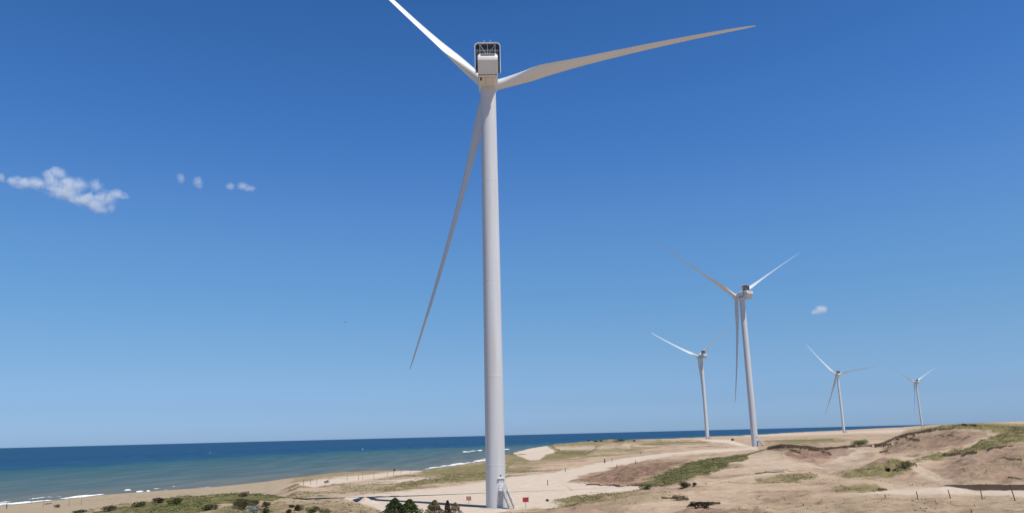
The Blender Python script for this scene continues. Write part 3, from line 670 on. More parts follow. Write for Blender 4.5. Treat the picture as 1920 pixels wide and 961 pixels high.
ME_STRUT = mb.mesh('strut')
ME_DUCT = []
for s_ in (-1, 1): mb = MB(); mb.box((s_ * 2.53, CYl, 97.45), (.44, .7, 3.2)); ME_DUCT.append(mb.mesh('side_duct'))
ME_MAST = []
for x, h in ((-.75, .95), (.75, 1.0)):
    mb = MB(); mb.bar((x, CYl, CZ1 - .05), (x, CYl, CZ1 + h), .05, 6); mb.bar((x - .18, CYl, CZ1 + h * .8), (x + .18, CYl, CZ1 + h * .8), .03, 6); ME_MAST.append(mb.mesh('weather_mast'))
# hub and spinner (origin at hub centre, +Y along the shaft)
def yring(R, y, n=40): return [(R * math.cos(2 * math.pi * i / n), y, -R * math.sin(2 * math.pi * i / n)) for i in range(n)]
mb = MB(); mb.loft([yring(1.75, -1.95), yring(1.95, -1.6), yring(2.1, -.6), yring(2.12, .4), yring(1.95, 1.3), yring(1.55, 2.1), yring(1.0, 2.7), yring(.4, 3.0), yring(.05, 3.06)])
ME_HUB = mb.mesh('spinner', True, rad(50))
# blade along +Z; chord in X, thickness in Y, pitch and twist baked in
RB0, RB1, PITCHB = 1.6, 70.0, 38.0
SPAN = [0, .02, .05, .09, .13, .16, .19, .22, .27, .33, .4, .5, .6, .7, .8, .88, .94, .975, .992, 1.0]
ch_ = lambda s: np.interp(s, [0, .04, .09, .14, .17, .22, .28, .35, .5, .65, .8, .92, .97, 1.0], [2.45, 2.45, 3.0, 3.7, 3.85, 3.45, 2.85, 2.4, 1.8, 1.4, 1.02, .7, .5, .25])
th_ = lambda s: np.interp(s, [0, .04, .1, .16, .22, .32, .5, .8, 1.0], [1, 1, .74, .48, .36, .28, .22, .18, .16])
tw_ = lambda s: np.interp(s, [0, .08, .2, .35, .55, .8, 1.0], [15, 15, 13, 8, 4, 1, 0])
bl = MB(); rs = []
NB = 40
SPAN = sorted(set([round(float(v), 4) for v in np.interp(np.linspace(0, len(SPAN) - 1, (len(SPAN) - 1) * 4 + 1), range(len(SPAN)), SPAN)]))
for s in SPAN:
    c0, t0, be = float(ch_(s)), float(th_(s)), rad(PITCHB + float(tw_(s)))
    kf = float(np.interp(s, [.03, .18], [0, 1])); z = RB0 + (RB1 - RB0) * s; pre = 3.2 * s ** 2.2
    pts = []
    for i in range(NB):
        a = 2 * math.pi * i / NB
        cxr, cyr = 0.5 * math.cos(a), 0.5 * math.sin(a)
        u = 0.5 - 0.5 * math.cos(a)                     # 0 at leading edge, 1 at trailing edge
        yt = 5 * (.2969 * math.sqrt(u) - .126 * u - .3516 * u * u + .2843 * u ** 3 - .1036 * u ** 4)
        ax_, ay_ = 0.3 - u, (yt if a < math.pi else -yt) * 1.0
        X_ = (cxr * (1 - kf) + ax_ * kf) * c0; Y_ = (cyr * (1 - kf) + ay_ * 1.0 * kf) * c0 * t0
        pts.append((X_ * math.cos(be) - Y_ * math.sin(be) + .75 * pre, X_ * math.sin(be) + Y_ * math.cos(be) + .1 * pre, z))
    rs.append(pts)
bl.loft(rs); ME_BLADE = bl.mesh('blade', True, rad(60))
# staircase at the door, local frame: +x outwards from the tower axis
def stair_parts():
    out = []
    HP, x0, x1, x2, wd = 3.4, 2.0, 3.35, 5.9, 1.15
    mb = MB(); mb.box(((x0 + x1) / 2, 0, HP - .06), (x1 - x0, wd, .12))
    for s_ in (-1, 1): mb.bar((x1 - .1, s_ * wd / 2, 0), (x1 - .1, s_ * wd / 2, HP), .05); mb.bar((x0 + .25, s_ * wd / 2, 0), (x0 + .25, s_ * wd / 2, HP), .05)
    out.append(('platform', mb, M_STEEL))
    mb = MB()
    for i in range(14):
        t = (i + .5) / 14; mb.box((x1 + (x2 - x1) * t, 0, HP * (1 - t)), (.26, wd - .1, .05))
    out.append(('treads', mb, M_STEEL))
    for s_ in (-1, 1):
        mb = MB(); a = Vector((x1, s_ * wd / 2, HP - .1)); b_ = Vector((x2, s_ * wd / 2, 0))
        d = (b_ - a); Mx = Matrix.Rotation(math.atan2(-d.z, d.x), 3, 'Y')
        mb.box((a + b_) / 2, (d.length, .06, .3), M=Mx); out.append(('stringer', mb, M_STEEL))
        mb = MB(); up = Vector((0, 0, 1.05))
        mb.bar(a + up, b_ + up, .045); mb.bar(a + up * .5, b_ + up * .5, .03)
        for t in (0, .33, .66, 1): mb.bar(a + d * t, a + d * t + up, .035)
        c_ = Vector((x0 + .2, s_ * wd / 2, HP)); e = Vector((x1, s_ * wd / 2, HP))
        mb.bar(c_ + up, e + up, .045); mb.bar(c_ + up * .5, e + up * .5, .03); mb.bar(c_, c_ + up, .035); mb.bar(e, e + up, .035)
        out.append(('handrail', mb, M_STEEL))
    mb = MB(); mb.box((tr(4.5) - .02, 0, HP + 1.15), (.12, .95, 2.2)); out.append(('door', mb, M_NAC))
    mb = MB(); mb.box((tr(6.5) + .0, 0, HP + 2.45), (.5, 1.7, .08)); out.append(('door_canopy', mb, M_NAC))
    mb = MB(); mb.box((tr(6.5) + .02, -.1, HP + 3.05), (.06, .32, .24)); out.append(('number_plate', mb, M_DARK))
    mb = MB()
    for k in range(3): mb.box((tr(4.5) + .05, -.18 + .18 * k, HP + 1.75), (.02, .1, .16))
    out.append(('door_notice', mb, M_DARK))
    return out
STAIR = [(nm, mb.mesh(nm), mt) for nm, mb, mt in stair_parts()]
mb = MB(); mb.loft([ring(3.4, -1.0), ring(3.4, .02), ring(2.15, .06)], True, True); ME_FOUND = mb.mesh('foundation')

TILT, CONE = rad(5), rad(2.5)
def turbine(P, yaw, phase, label, door_az, dpitch):
    root = empty('wind_turbine', P); tag(root, label, 'wind turbine', 'wind turbines along the dunes')
    tower = link('tower', ME_TOWER, M_TOWER, root)
    for q in ME_FL: link('weld_band', q, M_NAC, tower)
    link('foundation', ME_FOUND, M_CONC, root)
    Rz = Matrix.Rotation(yaw, 4, 'Z')                 # yaw turns the nose to the left seen from behind
    nac = link('nacelle', ME_NAC, M_NAC, root); nac.matrix_local = Rz
    for nm, q, mt in (('vent_slot', ME_VENT, M_DARK), ('panel_seam', ME_SEAM, M_SEAM), ('service_hatch', ME_HATCH, M_DARK), ('side_lettering', ME_MARK[0], M_DARK), ('side_lettering', ME_MARK[1], M_DARK)):
        link(nm, q, mt, nac)
    cf = link('cooler_frame', ME_CFRAME, M_NAC, root); cf.matrix_local = Rz
    link('radiator', ME_CORE, M_RAD, cf); link('strut', ME_STRUT, M_STEEL, cf); link('side_duct', ME_DUCT[0], M_DARK, cf); link('side_duct', ME_DUCT[1], M_DARK, cf)
    for q in ME_MAST: link('weather_mast', q, M_STEEL, cf)
    a0 = Vector((0, math.cos(TILT), math.sin(TILT))); side = Vector((1, 0, 0)); upv = side.cross(a0)
    hubp = Vector((0, 5.4, H_T + 2.9))
    B = Matrix((side, a0, upv)).transposed().to_4x4()
    hub = link('spinner', ME_HUB, M_NAC, root); hub.matrix_local = Rz @ Matrix.Translation(hubp) @ B
    for k in range(3):
        an = phase + k * 2 * math.pi / 3
        rdir = side * math.cos(an) + upv * math.sin(an); d = rdir * math.cos(CONE) + a0 * math.sin(CONE)
        mx = -(rdir.cross(a0)); yy = d.cross(mx)
        Mb = Matrix((mx, yy, d)).transposed().to_4x4()
        bo = link('blade', ME_BLADE, M_BLADE, root); bo.matrix_local = Rz @ Matrix.Translation(hubp) @ Mb @ Matrix.Rotation(dpitch, 4, 'Z')
    if door_az is not None:
        stc = bpy.data.objects.new('staircase', None); COL.objects.link(stc); stc.parent = root; stc.rotation_euler = (0, 0, door_az)
        for nm, q, mt in STAIR: link(nm, q, mt, stc)
    return root
TLAB = ['large white wind turbine close by, with a steel staircase at its door',
        'mid-distance wind turbine, second largest, its nacelle turned to show one side',
        'distant wind turbine just left of the second largest one, at the sandy road end',
        'small distant wind turbine with one blade stretched almost level to the right',
        'smallest wind turbine, half rising from behind the grassy dune crest']
for i, (P, (px, py, r, yaw, ph, pt)) in enumerate(zip(BASES, TURB)):
    turbine(P, rad(yaw), rad(ph + 1.5), TLAB[i], rad(-90 + 34), rad(pt))

# ------------------------------------------------------------------ clouds: real vapour, three kilometres off
def cloud(label, px, py, dist, blobs, scale_m, dens=0.02, seed=0, nscale=0.02, thick=0.8, gain=3.0, na=2.2):
    """blobs: (u, v, ru, rv) in pixels round (px,py)"""
    d = ray(px, py); P = CAMP + d * dist
    az = math.atan2(d[0], d[1])
    k = dist / FPX * float(d @ FWD) * math.cos(az); kz = dist / FPX * float(d @ FWD) * .97
    us = [b_[0] - b_[2] for b_ in blobs] + [b_[0] + b_[2] for b_ in blobs]; vs = [b_[1] - b_[3] for b_ in blobs] + [b_[1] + b_[3] for b_ in blobs]
    x0, x1, z0, z1 = min(us) * k * 1.15, max(us) * k * 1.15, -max(vs) * kz * 1.25, -min(vs) * kz * 1.25
    ty = max(b_[3] for b_ in blobs) * k * (1 + thick) * 1.3
    mb = MB(); mb.box(((x0 + x1) / 2, 0, (z0 + z1) / 2), (x1 - x0, 2 * ty, z1 - z0))
    m = bpy.data.materials.new('cloud_vapour'); m.use_nodes = True; n = m.node_tree; n.nodes.clear()
    out = N(n, 'ShaderNodeOutputMaterial'); pv = N(n, 'ShaderNodeVolumePrincipled')
    pv.inputs['Color'].default_value = (1, 1, 1, 1); pv.inputs['Anisotropy'].default_value = -0.1
    tc = N(n, 'ShaderNodeTexCoord'); co_ = tc.outputs['Object']
    t = N(n, 'ShaderNodeTexNoise'); t.noise_dimensions = '4D'; t.inputs['W'].default_value = seed; t.inputs['Scale'].default_value = nscale; t.inputs['Detail'].default_value = 8; t.inputs['Roughness'].default_value = 0.7; t.inputs['Distortion'].default_value = 0.8
    n.links.new(co_, t.inputs['Vector'])
    best = None
    for (u, v, ru, rv) in blobs:
        s1 = N(n, 'ShaderNodeVectorMath', operation='SUBTRACT'); n.links.new(co_, s1.inputs[0]); s1.inputs[1].default_value = (u * k, 0, -v * kz)
        s2 = N(n, 'ShaderNodeVectorMath', operation='MULTIPLY'); n.links.new(s1.outputs[0], s2.inputs[0]); s2.inputs[1].default_value = (1 / (ru * k), 1 / (max(ru, rv) * k * thick), 1 / (rv * kz))
        s3 = N(n, 'ShaderNodeVectorMath', operation='LENGTH'); n.links.new(s2.outputs[0], s3.inputs[0])
        f = math_n(n, 'SUBTRACT', 1.0, s3.outputs['Value'])
        best = f if best is None else math_n(n, 'MAXIMUM', best, f)
    f = math_n(n, 'ADD', best, math_n(n, 'MULTIPLY', math_n(n, 'SUBTRACT', t.outputs[0], 0.54), na))
    f = mapr(n, f, 0.0, 3.4 / gain)
    n.links.new(math_n(n, 'MULTIPLY', f, dens), pv.inputs['Density'])
    n.links.new(pv.outputs[0], out.inputs['Volume'])
    m.cycles.volume_step_rate = 0.35
    o = mb.build('cloud', m); o.location = P; o.rotation_euler = (0, 0, -az)
    tag(o, label, 'cloud', 'small fair weather clouds')
    return o
cloud('large ragged white cloud low in the sky over the sea, biggest of all', 130, 352, 3000,
      [(62, 12, 26, 15), (-10, 8, 40, 10), (-40, -20, 20, 13), (-105, 0, 20, 9), (40, 14, 22, 12), (84, 30, 14, 14), (108, 6, 16, 6), (-85, 0, 26, 12), (-60, -2, 26, 15), (-35, -8, 24, 20), (-24, -28, 24, 13), (-5, -6, 26, 18), (18, -6, 26, 16), (50, -12, 18, 16), (-10, 14, 40, 12), (25, 22, 34, 12), (52, 28, 28, 16), (78, 14, 20, 20), (64, 38, 22, 12), (92, 2, 24, 10), (-125, -4, 14, 12)], 1, dens=0.05, seed=4.3, nscale=0.03, na=3.0)
cloud('left one of two tiny round cloud puffs side by side', 338, 336, 3000, [(0, -2, 12, 11), (2, 4, 7, 7)], 1, dens=0.035, seed=5.1, nscale=0.045)
cloud('right one of two tiny round cloud puffs side by side', 370, 342, 3000, [(0, 0, 13, 14), (4, 6, 8, 9)], 1, dens=0.04, seed=8.7, nscale=0.045)
cloud('tiny flat wispy cloud, nearest to the big turbine tower', 452, 351, 3000, [(-20, 0, 12, 9), (4, -2, 16, 8), (16, 1, 16, 7)], 1, dens=0.045, seed=1.9, nscale=0.045)
cloud('lone small oval cloud above the two most distant turbines', 1536, 582, 4500, [(-6, 2, 14, 7), (4, -2, 16, 9)], 1, dens=0.05, seed=3.3, nscale=0.02, na=1.2)

# ------------------------------------------------------------------ vegetation
def leaf_cloud(mb, pts, size, r_):
    for p in pts:
        a = r_.uniform(0, 2 * math.pi); t = r_.uniform(-.9, .9); s_ = size * r_.uniform(.6, 1.3)
        u = np.array([math.cos(a), math.sin(a), t * .7]); u /= np.linalg.norm(u)
        v = np.cross(u, r_.normal(size=3)); v /= np.linalg.norm(v) + 1e-9
        c_ = np.asarray(p); mb.add([c_ - u * s_ * .6, c_ + v * s_ * .3, c_ + u * s_ * .7, c_ - v * s_ * .3], [(0, 1, 2, 3)])
def shrub_mesh(name, w_, h, n_, leaf, seed, kind='round'):
    r_ = np.random.default_rng(seed); mb = MB(); pts = []
    if kind == 'cone':
        for i in range(n_):
            t = r_.uniform(0, 1) ** 0.8; z = t * h; R = w_ / 2 * (1 - t) ** .72 * (0.88 + .12 * math.sin(7 * t * h + seed)) + .05
            a = r_.uniform(0, 2 * math.pi); q = R * math.sqrt(r_.uniform(.25, 1.08)) * (1 + .16 * math.sin(3 * a + 4 * t + seed))
            pts.append((q * math.cos(a), q * math.sin(a), z + r_.normal() * .08))
    else:
        lobes = [(r_.uniform(-.32, .32) * w_, r_.uniform(-.32, .32) * w_, r_.uniform(.35, .68) * h, r_.uniform(.24, .4)) for _ in range(7)]
        for i in range(n_):
            cx, cy, cz, q = lobes[r_.integers(7)]; d = r_.normal(size=3); d /= np.linalg.norm(d); q *= r_.uniform(.6, 1.08)
            p = (cx + d[0] * q * w_ * .8, cy + d[1] * q * w_ * .8, cz + d[2] * q * h)
            pts.append((p[0], p[1], max(p[2], .02)))
    leaf_cloud(mb, pts, leaf, r_)
    return mb.mesh(name)
def stem_mesh(w_, h, seed):
    r_ = np.random.default_rng(seed + 999); mb = MB()
    mb.bar((0, 0, -.3), (0, 0, h * .8), .04 * h + .02, 6, .01)
    for i in range(5):
        a = r_.uniform(0, 6.28); z = r_.uniform(.1, .4) * h; mb.bar((0, 0, z), (w_ * .35 * math.cos(a), w_ * .35 * math.sin(a), z + .3 * h), .018 * h, 5, .006)
    return mb.mesh('stem')
M_CON = leafmat('conifer_leaf', (0.028, 0.045, 0.014), (0.05, 0.07, 0.022), (0.075, 0.095, 0.03))
M_CON2 = leafmat('conifer_leaf_bright', (0.055, 0.075, 0.022), (0.085, 0.105, 0.03), (0.035, 0.05, 0.016))
M_OLV = leafmat('olive_leaf', (0.085, 0.08, 0.035), (0.055, 0.055, 0.028), (0.12, 0.105, 0.05))
M_BRN = leafmat('dead_brush', (0.22, 0.17, 0.105), (0.15, 0.112, 0.068), (0.30, 0.235, 0.15))
M_DBR = leafmat('dark_brush', (0.05, 0.036, 0.026), (0.075, 0.055, 0.036), (0.035, 0.028, 0.02))
M_GRN = leafmat('green_leaf', (0.10, 0.115, 0.042), (0.07, 0.085, 0.032), (0.15, 0.155, 0.065))
M_SIL = leafmat('silver_leaf', (0.26, 0.28, 0.24), (0.2, 0.225, 0.2), (0.32, 0.33, 0.28))
sid = [0]
def shrub(label, P, w_, h, mat, n_=500, leaf=.22, kind='round', name='shrub', cat='shrub', group=None):
    sid[0] += 1
    root = empty(name, P - Vector((0, 0, .05)))
    tag(root, label, cat, group)
    link('foliage', shrub_mesh('foliage', w_, h, n_, leaf, sid[0] * 13, kind), mat, root)
    link('stem', stem_mesh(w_, h, sid[0]), M_WOOD, root)
    return root
pxm = lambda r: r / FPX
M_OL2 = leafmat('olive_dune_leaf', (0.15, 0.135, 0.07), (0.10, 0.095, 0.05), (0.2, 0.175, 0.095))
shrub('dark green conical conifer bush, taller of the two by the frame bottom', ground_r(741, 149), 5.8, 3.15, M_CON, 4200, .24, 'cone', 'conifer_bush', 'bush')
shrub('brighter green conical conifer bush just right of the dark taller one', ground_r(768, 150), 5.8, 2.9, M_CON2, 4000, .24, 'cone', 'conifer_bush', 'bush')
shrub('low green bush skirting the foot of the two conical conifers', ground_r(728, 147), 3.6, 1.5, M_OLV, 1200, .25, 'round', 'bush', 'bush')
shrub('tan dry conical bush between the conifers and the turbine tower', ground_r(815, 151), 4.6, 2.7, M_BRN, 3000, .24, 'cone', 'dry_bush', 'bush')
shrub('dark brown upright dead bush beside the tan dry conical one', ground_r(839, 151), 1.7, 2.7, M_DBR, 1100, .22, 'cone', 'dead_bush', 'bush')
shrub('tan dry bush leaning on the dark brown dead bush by the shadow', ground_r(853, 151), 3.8, 2.3, M_BRN, 1300, .22, 'cone', 'dry_bush', 'bush')
for lab, px, py, w_, h, mt in (
   ('broad dark olive shrub below the green ground cover, largest there', 455, 953, 5.2, 1.9, M_OLV),
   ('small dark round shrub at the top right of the broad olive one', 478, 944, 1.5, .9, M_OLV),
   ('dark round shrub on bare sand right of the silvery bush', 500, 950, 1.7, 1.2, M_OLV),
   ('dark shrub cut by the frame bottom below the silvery bush', 499, 962, 1.6, 1.2, M_OLV),
   ('silvery grey bush beside the broad olive shrub', 476, 961, 3.0, 1.4, M_SIL),
   ('dark compact round shrub alone on pale sand, right of the others', 561, 957, 1.6, 1.2, M_DBR),
   ('little dark shrub just above the compact round one', 547, 950, 1.1, .5, M_OLV),
   ('dark stubby shrub at the frame bottom left of the compact round one', 541, 963, 1.1, .9, M_DBR),
   ('bright green bush at the frame bottom left of the conifers', 586, 962, 2.2, 1.4, M_GRN),
   ('brownish bush at the frame bottom beside the bright green one', 608, 963, 1.8, 1.0, M_BRN),
   ('grey-green shrub under the left end of the ground cover', 395, 955, 2.6, 1.2, M_OLV),
   ('dark brown shrub left end of the ground cover bank', 296, 942, 2.4, 1.1, M_DBR),
   ('low olive shrub at the far left of the foreground plants', 205, 957, 2.8, 1.0, M_OLV),
   ('low olive shrub by itself near the frame bottom left', 150, 962, 2.6, .8, M_OLV),
   ('olive shrub halfway along the foreground plants', 258, 950, 2.6, 1.1, M_OLV),
   ('dark green shrub in the middle of the ground cover bank', 330, 944, 3.0, 1.4, M_CON2),
   ('brown shrub behind the ground cover near the beach', 455, 928, 3.2, .9, M_BRN),
   ('dark green low clump on the sand slope below the green strip', 1283, 914, 3.2, 1.5, M_OLV),
   ('small dark clump right beside the low clump on the sand slope', 1303, 910, 1.0, .8, M_OLV),
   ('green clump at the pointed end of the pale pad', 1212, 917, 2.6, 1.1, M_GRN),
   ('reddish brown low brush on the sand below the slope clumps', 1277, 936, 2.8, .9, M_BRN),
   ('dark overhanging turf clump near the frame bottom, left of two', 1305, 952, 2.2, 1.2, M_DBR),
   ('dark overhanging turf clump near the frame bottom, right of two', 1325, 951, 2.6, 1.0, M_DBR),
   ('small dark tuft on top of the sand mound by the red sign', 1026, 939, .7, .5, M_OLV),
   ('round brown bush alone on the beach', 108, 951, 2.2, 1.1, M_BRN),
   ('dark shrub hanging at the right rim below the dune crest', 1668, 884, 1.3, .8, M_DBR),
   ('grassy olive bush topping the middle dune', 1698, 877, 4.2, 1.6, M_OL2),
   ('green bush clump between the two eroded dune rims', 1614, 834, 6.0, 1.5, M_GRN),
   ('dark tuft on the highest dune crest, left of two', 1808, 797, 1.6, .6, M_OLV),
   ('dark tuft on the highest dune crest, right of two', 1826, 798, 2.6, .7, M_OLV)):
    P = ground_at(px, py)
    if P.y > 420: P = ground_r(px, 290)
    shrub(lab, P, w_, h, mt, int(220 + 160 * w_ * h), .2)
for px, py in ((807, 877), (813, 875), (822, 873), (845, 873), (740, 882), (612, 905)):
    shrub('tiny dark bush on the dune edge above the surf' if px > 613 else 'tiny dark bush standing on the pale sandy track', ground_at(px, py), 1.5, 1.1, M_OLV, 120, .3, name='shrub', group='tiny dark bushes by the surf' if px > 613 else None)

for px, py, w_ in ((1052, 830, 7), (1062, 829, 5), (1104, 826.5, 5), (1118, 827.5, 6), (1127, 827, 5), (1158, 827, 8), (1168, 826.5, 6), (1190, 827, 4)):
    shrub('dark low bush on the far seaward edge of the plain', ground_at(px, py, 300), w_, 1.8, M_OLV, 150, .8, group='bushes along the far edge of the plain')
# ground cover and dune grass: uncountable, one object each
def sample(mask, n_, rmax, rmin=105):
    w_ = (mask * (RG < rmax) * (RG > rmin) * VIS * (RG ** 2))
    w_ = np.clip(w_, 0, None).ravel(); w_ = w_ / w_.sum()
    idx = rng.choice(len(w_), n_, p=w_)
    i, j = np.unravel_index(idx, XG.shape)
    ph = PHI[i] + rng.uniform(-.5, .5, n_) * rad(.074); r = RR[j] * np.exp(rng.uniform(-.5, .5, n_) * .0032)
    return [(math.sin(a) * q, math.cos(a) * q) for a, q in zip(ph, r)]
def tufts(mb, pts, hmin, hmax, blades=6, wd=.05, spread=.35):
    for x, y in pts:
        z = ground_z(x, y) - .03; h = rng.uniform(hmin, hmax)
        for _ in range(blades):
            a = rng.uniform(0, 6.283); q = rng.uniform(0, spread) * h; t = a + 1.57
            bx, by = x + .3 * q * math.cos(a), y + .3 * q * math.sin(a)
            ex, ey = x + 1.6 * q * math.cos(a), y + 1.6 * q * math.sin(a); wx, wy = wd * math.cos(t), wd * math.sin(t)
            mb.add([(bx - wx, by - wy, z), (bx + wx, by + wy, z), (ex, ey, z + h * rng.uniform(.7, 1.05))], [(0, 1, 2)])
M_GRASS = leafmat('dune_grass_blade', (0.25, 0.21, 0.11), (0.175, 0.155, 0.078), (0.31, 0.26, 0.145), .25)
mb = MB(); dm = np.clip(dry - .25, 0, 1) * (NZ1 > -.12) * (NZ2 > -.08) * np.where((PYG > 925) & (PXG > 1200), .35, 1)
tufts(mb, sample(dm, 13000, 330), .12, .38, 6, .05, .7)
tag(mb.build('dune_grass', M_GRASS), 'dry olive dune grass growing in patches over the sand', 'grass', kind='stuff')
mb = MB(); pts = sample(np.clip(green - .3, 0, 1) * (NZ1 > -.16) * (NZ2 > -.14), 4800, 320)
lp = []
for x, y in pts:
    z = ground_z(x, y); hh = .42 * max(vnoise(np.array([x / 2.2]), np.array([y / 2.2]), 5)[0], .15)
    for _ in range(5): lp.append((x + rng.normal() * .3, y + rng.normal() * .3, z + hh * rng.uniform(.1, 1)))
leaf_cloud(mb, lp, .26, rng)
tag(mb.build('ground_cover', M_GRN), 'low green plants covering the sand in dense banks', 'ground cover', kind='stuff')
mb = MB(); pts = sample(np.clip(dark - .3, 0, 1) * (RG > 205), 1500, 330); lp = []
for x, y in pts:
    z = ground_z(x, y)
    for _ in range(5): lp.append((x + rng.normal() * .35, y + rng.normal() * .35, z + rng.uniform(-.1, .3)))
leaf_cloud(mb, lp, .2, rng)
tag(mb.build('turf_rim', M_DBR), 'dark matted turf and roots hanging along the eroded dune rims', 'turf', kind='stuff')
mb = MB(); sp = np.clip(.25 + dry * .5 + NZ3, 0, 1) * (1 - np.clip(pale, 0, 1)) * (ZG > 3) * (RG < 240) * (NZ2 > .13) * ((PXG < 1240) | (PYG > 926)); lp = []
for x, y in sample(sp, 420, 240, 108):
    z = ground_z(x, y); hh = rng.uniform(.06, .28)
    for _ in range(9): lp.append((x + rng.normal() * .22, y + rng.normal() * .22, z + hh * rng.uniform(0, 1)))
leaf_cloud(mb, lp, .16, rng)
tag(mb.build('scrub_tufts', M_OLV), 'scattered little scrub tufts speckling the foreground sand', 'scrub', kind='stuff')

# ------------------------------------------------------------------ posts, signs, people, vehicle, gull
def post(label, P, h, r_, group, lean=0.0, name='fence_post', cat='post'):
    mb = MB(); mb.bar((0, 0, -.3), (lean * h, 0, h), r_, 8, r_ * .85)
    mb.bar((lean * h, 0, h), (lean * h, 0, h + .04), r_ * .85, 8, r_ * .4)
    o = mb.build(name, M_WOOD); o.location = P; return tag(o, label, cat, group)
for px, py in ((569, 909), (582, 908), (594, 907), (617, 905), (651, 900), (672, 899), (680, 898), (701, 895), (726, 893), (738, 891), (752, 888), (770, 886), (790, 882)):
    post('thin dark post in the row lining the pale sandy track', ground_at(px, py), 2.0, .07, 'posts along the pale track')
for px, py, h, ln, lab in ((1722, 936, 1.25, -.12, 'short leaning wooden fence post, leftmost of four by the dark bank'), (1783, 934, 1.4, -.2, 'leaning wooden fence post below the left end of the dark bank'),
                       (1842, 936, 1.8, -.04, 'straight wooden fence post in front of the dark bank'), (1904, 938, 2.5, -.18, 'tallest wooden fence post, rightmost by the dark bank'), (1660, 932, .5, 0, 'stub of a wooden fence post on the dry grass')):
    P = ground_at(px, py); post(lab, P, h, .085, 'fence posts by the dark bank', ln)
for px, py, lab in ((1148, 864, 'slim roadside post right of the stout dark one'), (1192, 869, 'slim dark roadside post beyond the brown soil bank'), (1157, 879, 'pale slim post at the near edge of the brown soil bank'), (1201, 851, 'small dark post on the far side of the sandy road'), (1060, 884, 'faint thin post left of the sandy road'), (1027, 909, 'short dark post at the end of the thin shadow line on the pad'), (1362, 841, 'tiny post on the plain left of the second largest turbine')):
    post(lab, ground_at(px, py), 1.5, .12, 'marker posts along the sandy road', name='marker_post')
post('stout dark post standing beside the sandy road', ground_at(1134, 867), 1.8, .3, None, name='marker_post')
for px, py in ((58, 944), (81, 950), (129, 947), (152, 945)):
    post('thin weathered pole standing on the beach by the surf', ground_at(px, py), 1.9, .05, 'poles on the beach', name='beach_pole')

def sign(label, px, py, mat, txt, w_, h, ph, rz):
    P = ground_at(px, py); root = empty('warning_sign', P, rz); tag(root, label, 'sign')
    mb = MB(); mb.bar((0, .06, -.3), (0, .06, ph + h * .8), .045, 8); mb.build('post', M_WOOD, root)
    mb = MB(); mb.box((0, 0, ph + h / 2), (w_, .05, h)); bo = mb.build('board', mat, root)
    mb = MB()
    for row, (z, hh, segs) in enumerate(((ph + h * .7, .2, 5), (ph + h * .34, .14, 6))):
        x = -w_ * .38
        for k in range(segs):
            ww = w_ * .76 / segs * (.55 + .25 * ((k * 7 + row * 3) % 3) / 2); mb.box((x + ww / 2, -.032, z), (ww, .012, hh)); x += w_ * .76 / segs
    mb.build('lettering', txt, bo)
    return root
sign('dark red warning sign on a post right of the turbine staircase', 986, 951, M_RED, M_SIGNDRK, 1.25, .95, 1.1, rad(8))
sign('faded pinkish red warning sign left of the turbine tower', 879, 943, M_PINK, M_SIGNTXT, 1.15, .85, .65, rad(-20))

def person(label, P, face, coat, trousers, h=1.72):
    """standing figure: one skinned body, clothes and hair as children"""
    J = [((0, 0, .93), .14), ((0, 0, 1.15), .13), ((0, 0, 1.36), .16), ((0, 0, 1.48), .065), ((0, .01, 1.62), .1), ((0, .0, 1.70), .085),
         ((.10, 0, .88), .1), ((.12, .02, .48), .065), ((.13, 0, .08), .045), ((.13, -.16, .04), .04), ((-.10, 0, .88), .1), ((-.13, .1, .48), .065), ((-.14, .16, .1), .045), ((-.14, .02, .05), .04),
         ((.2, 0, 1.40), .06), ((.27, .04, 1.12), .045), ((.25, -.12, .92), .035), ((.25, -.18, .86), .035), ((-.2, 0, 1.40), .06), ((-.26, .06, 1.12), .045), ((-.24, .0, .9), .035), ((-.24, -.04, .83), .035)]
    E = [(0, 1), (1, 2), (2, 3), (3, 4), (4, 5), (0, 6), (6, 7), (7, 8), (8, 9), (0, 10), (10, 11), (11, 12), (12, 13), (2, 14), (14, 15), (15, 16), (16, 17), (2, 18), (18, 19), (19, 20), (20, 21)]
    me = bpy.data.meshes.new('person'); me.from_pydata([j[0] for j in J], E, []); me.update()
    o = link('person', me)
    sm = o.modifiers.new('skin', 'SKIN'); sd = o.modifiers.new('sub', 'SUBSURF'); sd.levels = 1; sd.render_levels = 1
    for v, (p, r_) in zip(me.skin_vertices[0].data, J): v.radius = (r_, r_)
    me.skin_vertices[0].data[0].use_root = True
    dg = bpy.context.evaluated_depsgraph_get(); dg.update()
    m2 = bpy.data.meshes.new_from_object(o.evaluated_get(dg)); o.modifiers.clear(); o.data = m2
    skin = simple('skin', (.42, .27, .2), .6)
    m2.materials.clear()
    for mt in (skin, coat, trousers): m2.materials.append(mt)
    for p in m2.polygons:
        z = p.center.z; p.material_index = 0 if (z > 1.48 or (abs(p.center.x) > .2 and z < .93)) else (1 if z > .9 else 2)
        p.use_smooth = True
    mb = MB(); mb.loft([ring(.105, 1.64, 12, 0, .02), ring(.115, 1.70, 12, 0, .02), ring(.08, 1.78, 12, 0, .02), ring(.02, 1.80, 12, 0, .02)]); mb.build('hair', M_DARK, o, True)
    o.location = P; o.rotation_euler = (0, 0, face)
    return tag(o, label, 'person')
NAVY = simple('navy_cloth', (.02, .024, .035), .85); NAVY2 = simple('dark_trousers', (.025, .025, .03), .85)
person('person in dark clothes walking along the wet edge of the beach', ground_at(12, 953), rad(-60), NAVY, NAVY2)
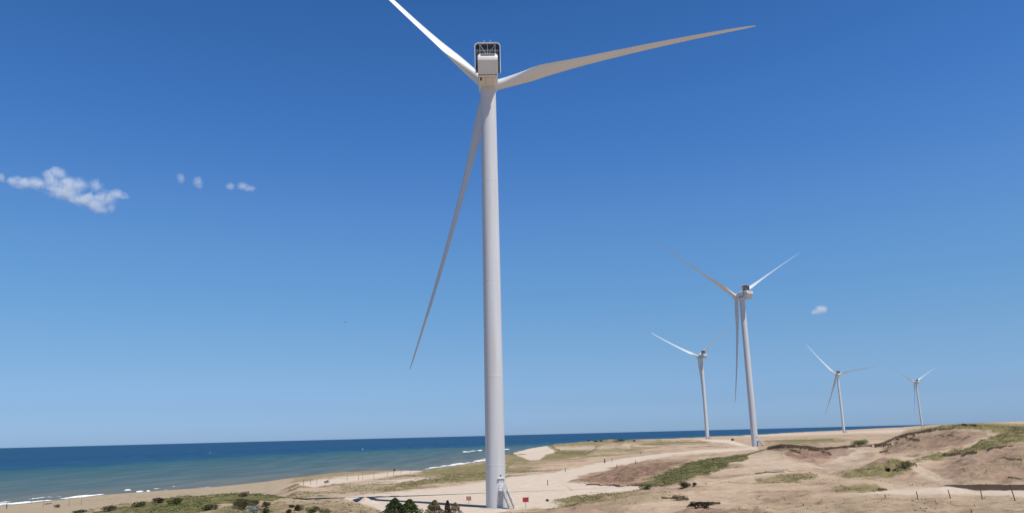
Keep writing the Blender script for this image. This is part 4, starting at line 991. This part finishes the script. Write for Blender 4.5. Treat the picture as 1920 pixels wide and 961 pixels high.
# driftwood
mb = MB(); mb.bar((-1.2, 0, .15), (1.0, .2, .25), .16, 8, .09); mb.bar((-.4, .05, .2), (-.9, .3, .8), .07, 6, .03); mb.bar((.2, .1, .25), (.6, .0, .75), .06, 6, .02)
o = mb.build('driftwood', M_WOOD); o.location = ground_at(91, 944.5); tag(o, 'dark forked driftwood lying at the surf edge', 'driftwood')

# dark vehicle far along the road
def vehicle(P, rz):
    root = empty('parked_van', P, rz); tag(root, 'tiny dark van far away on the pale sandy road by the distant turbine', 'van')
    body = simple('dark_car_paint', (.03, .033, .04), .3, .1, spec=.5); glass = simple('dark_glass', (.015, .018, .02), .1, .05, spec=.6); tyre = simple('tyre_rubber', (.015, .015, .015), .9)
    mb = MB()
    prof = [(-2.4, .35), (-2.4, 1.95), (-2.2, 2.1), (1.0, 2.1), (1.7, 1.25), (2.35, 1.1), (2.45, .85), (2.45, .35)]
    mb.loft([[(x, y * (1 - .0), z) for x, z in prof] for y in (-.95, .95)][::-1]); bo = mb.build('body', body, root)
    for x, z0, z1 in ((-1.2, 1.25, 1.8), (.4, 1.25, 1.8)):
        for y in (-.96, .96): mb = MB(); mb.box((x, y, (z0 + z1) / 2), (1.2, .03, z1 - z0)); mb.build('window', glass, root)
    mb = MB(); mb.box((-2.415, 0, 1.6), (.03, 1.5, .55)); mb.build('rear_window', glass, root)
    for x in (-1.5, 1.5):
        for y in (-.85, .85):
            mb = MB(); mb.bar((x, y - .12, .36), (x, y + .12, .36), .36, 18); wh = mb.build('wheel', tyre, root)
            mb = MB(); mb.bar((x, y - .13, .36), (x, y + .13, .36), .2, 14); mb.build('rim', M_STEEL, wh)
    lamp = simple('lamp_lens', (.5, .5, .48), .2)
    for y in (-.7, .7):
        mb = MB(); mb.box((2.45, y, .85), (.06, .3, .18)); mb.build('headlight', lamp, root)
vehicle(ground_at(1374, 825.5, 300), rad(60))

# gull over the sea
d = ray(648, 603); gp = CAMP + d * 190
gm = simple('gull_grey', (.16, .17, .19), .8); mb = MB()
mb.loft([yring(.005, -.26, 10), yring(.05, -.12, 10), yring(.075, .02, 10), yring(.055, .14, 10), yring(.045, .2, 10), yring(.01, .27, 10)])
gull = mb.build('gull', gm, None, True); gull.location = gp; gull.rotation_euler = (rad(0), rad(-12), rad(70)); tag(gull, 'small dark gull gliding alone in the sky over the sea', 'gull')
for s_ in (-1, 1):
    mb = MB(); st = []
    for t, y, z, cch in ((0, .02, 0, .2), (.25, .06, .09, .19), (.45, .02, .12, .14), (.72, -.1, .03, .02)):
        q = [(s_ * t, y + cch / 2, z), (s_ * t, y, z + .018), (s_ * t, y - cch / 2, z), (s_ * t, y, z - .004)]
        st.append(q if s_ < 0 else q[::-1])
    mb.loft(st); mb.build('wing', gm, gull, True)
mb = MB(); mb.add([(-.05, -.2, 0), (.05, -.2, 0), (.09, -.38, .0), (-.09, -.38, .0), (-.05, -.2, .015), (.05, -.2, .015), (.09, -.38, .01), (-.09, -.38, .01)], [(0, 1, 2, 3), (7, 6, 5, 4), (0, 4, 5, 1), (1, 5, 6, 2), (2, 6, 7, 3), (3, 7, 4, 0)])
mb.build('tail', gm, gull)
